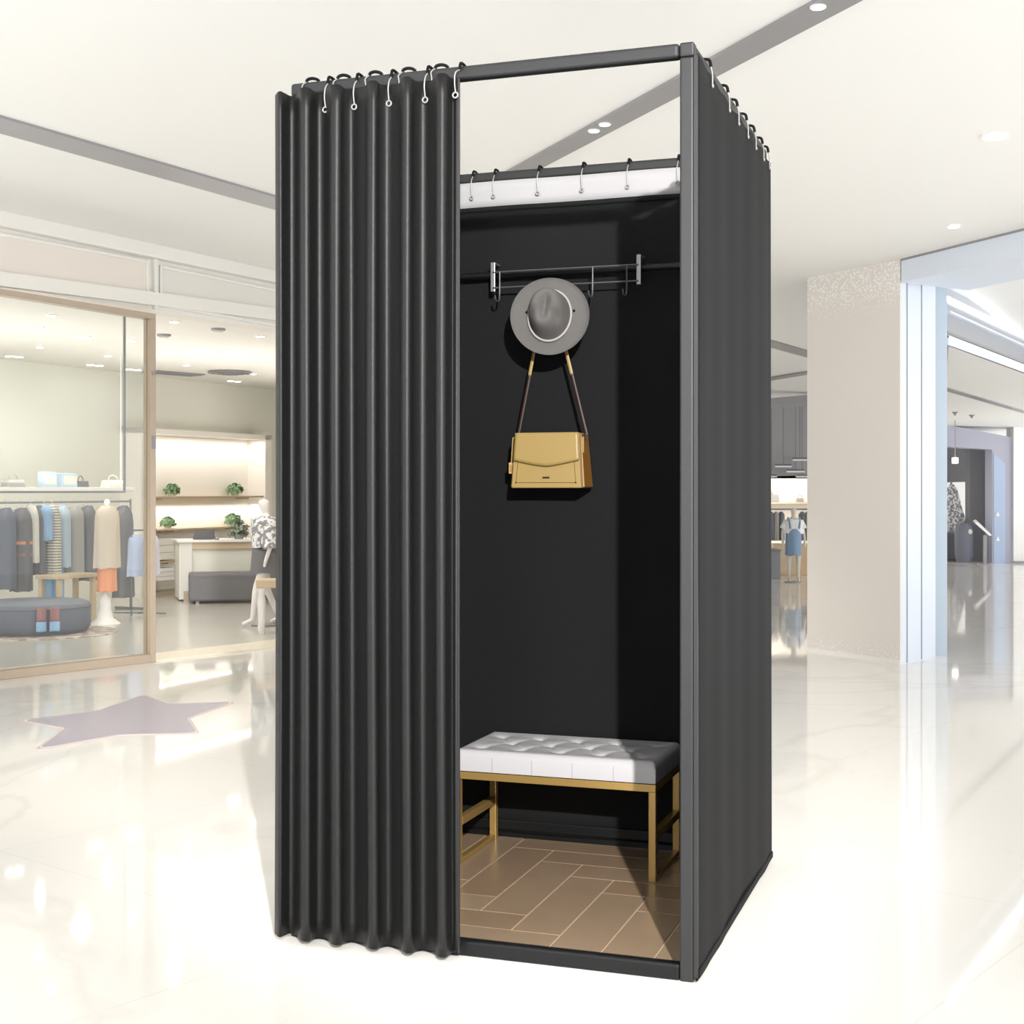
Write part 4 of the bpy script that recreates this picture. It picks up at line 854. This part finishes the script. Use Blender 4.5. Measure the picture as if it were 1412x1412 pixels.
# strap
HKz = zt_-.10-zbb; hkx = hk[2]-bxc; hy = YH-.026-(YB-.03)
def strap(side_, z0, z1, m, nm, y0=0):
    xA, xB = xo+side_*(wt+(.004 if side_ < 0 else .010)), hkx+side_*.012
    f = lambda t_: (xA+(xB-xA)*t_, hy*t_*.8, Hb-.006+(HKz-Hb)*t_)
    return MB().tube([f(z0+(z1-z0)*k/6) for k in range(7)], .0048, 8, flat=.35).build(nm, m, bag, smooth=40)
for s_ in (-1, 1):
    strap(s_, 0, .44, M['brown'], 'strap'); strap(s_, .43, .99, M['bagtan'], 'strap_top')
MB().tube(arc([(hkx-.012, hy*.8, HKz-.001), (hkx-.006, hy*.8, HKz+.008), (hkx+.006, hy*.8, HKz+.008), (hkx+.012, hy*.8, HKz-.001)]), .0045, 8, flat=.4).build('strap_loop', M['bagtan'], bag)
MB().tube([(xo+wt+.005+.005*math.cos(a), -.006, Hb-.012+.008*math.sin(a)) for a in [2*PI*k/14 for k in range(14)]], .0018, 8, closed=True).build('strap_ring', M['brown'], bag)
MB().box(xo+wt+.004, xo+wt+.009, -D0/2+.012, -D0/2+.024, Hb-.058, Hb-.012).build('side_tab', M['bagtan'], bag, bevel=.001)
# hang tag
b = MB(); b.tube([(xo-wt, -.012, Hb-.008), (xo-wt-.014, -.016, Hb-.014)], .0028, 6); b.tube([(xo-wt-.014, -.016, Hb-.012), (xo-wt-.018, -.018, Hb-.085)], .0022, 6); b.build('tag_cord', M['bagtan'], bag)
tg = MB().box(xo-wt-.025, xo-wt-.010, -.022, -.015, Hb-.116, Hb-.084).build('hang_tag', M['bagside'], bag, bevel=.001)
tg.data.materials[0] = mat('pinkish_tag', rgb(200, 150, 105), .5)
MB().box(xo-wt-.022, xo-wt-.013, -.0235, -.022, Hb-.111, Hb-.09).build('tag_window', M['bagtan'], tg)

# bench
bn = empty('bench', B.w(.432, .832, .0125), BZ, 'white tufted bench with a gold metal frame inside the booth', 'bench')
bw, bd, bh, tq = .286, .157, .257, .020
for sx in (-1, 1):
    for sy in (-1, 1):
        xx, yy = sx*bw-(tq/2)*sx, sy*bd-(tq/2)*sy; MB().box(xx-tq/2, xx+tq/2, yy-tq/2, yy+tq/2, 0, bh-tq).build('leg', M['gold'], bn, bevel=.0015)
    xx = sx*(bw-tq/2)
    MB().box(xx-tq/2, xx+tq/2, -bd+tq, bd-tq, .105, .127).build('stretcher', M['gold'], bn, bevel=.0015)
    MB().box(xx-tq/2+.001, xx+tq/2-.001, -bd+tq, bd-tq, 0, .014).build('floor_rail', M['gold'], bn, bevel=.0015)
b = MB(); b.box(-bw, bw, -bd, -bd+tq, bh-tq, bh); b.box(-bw, bw, bd-tq, bd, bh-tq, bh); b.box(-bw, -bw+tq, -bd+tq, bd-tq, bh-tq, bh); b.box(bw-tq, bw, -bd+tq, bd-tq, bh-tq, bh); b.build('seat_frame', M['gold'], bn, bevel=.0012)
MB().box(-bw+.004, bw-.004, -bd+.004, bd-.004, bh, bh+.003).build('seat_base', M['black'], bn)
cw, cd, ch, r = bw+.0, bd+.002, .058, .018
tufts = [(-.8+i*.4+(.2 if j == 1 else 0), (-.55, 0, .55)[j]) for j in range(3) for i in range(5 if j != 1 else 4)]
def cushz(x, y):
    d = min(cw-abs(x), cd-abs(y)); z = ch-r+math.sqrt(max(0, r*r-(r-min(max(d, 0), r))**2))
    cr = 1-min(1, max(0, (r*1.0-d)/r))
    for tx, ty in tufts:
        q = ((x-tx*cw)/.014)**2+((y-ty*cd)/.012)**2; z -= .010*math.exp(-q)*cr+.005*math.exp(-q/7)*cr
    for (ax, ay) in tufts:
        for (bx_, by_) in tufts:
            if by_ > ay and abs(by_-ay) < .6 and abs(abs(bx_-ax)-.2) < .05:
                A = Vector((ax*cw, ay*cd)); D = Vector((bx_*cw, by_*cd))-A; q = Vector((x, y))-A; u = max(0, min(1, q.dot(D)/D.dot(D))); z -= .0042*math.exp(-((q-D*u).length/.006)**2)*cr
    return z
nx, ny = 90, 50
def cg(u_, v_): x = -cw+2*cw*u_; y = -cd+2*cd*v_; return (x, y, cushz(x, y))
b = MB(); b.grid(cg, nx, ny)
edge = [(-cw+2*cw*i/nx, -cd) for i in range(nx)]+[(cw, -cd+2*cd*j/ny) for j in range(ny)]+[(cw-2*cw*i/nx, cd) for i in range(nx)]+[(-cw, cd-2*cd*j/ny) for j in range(ny)]
idx = [i for i in range(nx)]+[j*(nx+1)+nx for j in range(ny)]+[ny*(nx+1)+nx-i for i in range(nx)]+[(ny-j)*(nx+1) for j in range(ny)]
n0 = len(b.v); b.v += [(x, y, 0) for x, y in edge]; L4 = len(edge)
for i in range(L4): j = (i+1) % L4; b.f.append((idx[i], n0+i, n0+j, idx[j])); b.m.append(0)
b.f.append(tuple(n0+i for i in range(L4))); b.m.append(0)
cu = b.build('cushion', M['cushion'], bn, smooth=70); cu.location = (0, 0, bh+.003)
for tx, ty in tufts: MB().sphere((tx*cw, ty*cd, cushz(tx*cw, ty*cd)+.001), .0045, 10, .6).build('button', M['cushion'], cu, smooth=60)
sb_ = MB()
for i in range(1, 5): sb_.box(-cw+2*cw*i/5-.0008, -cw+2*cw*i/5+.0008, -cd-.0008, -cd+.001, .002, ch-r)
sb_.build('side_seams', M['cord'], cu)
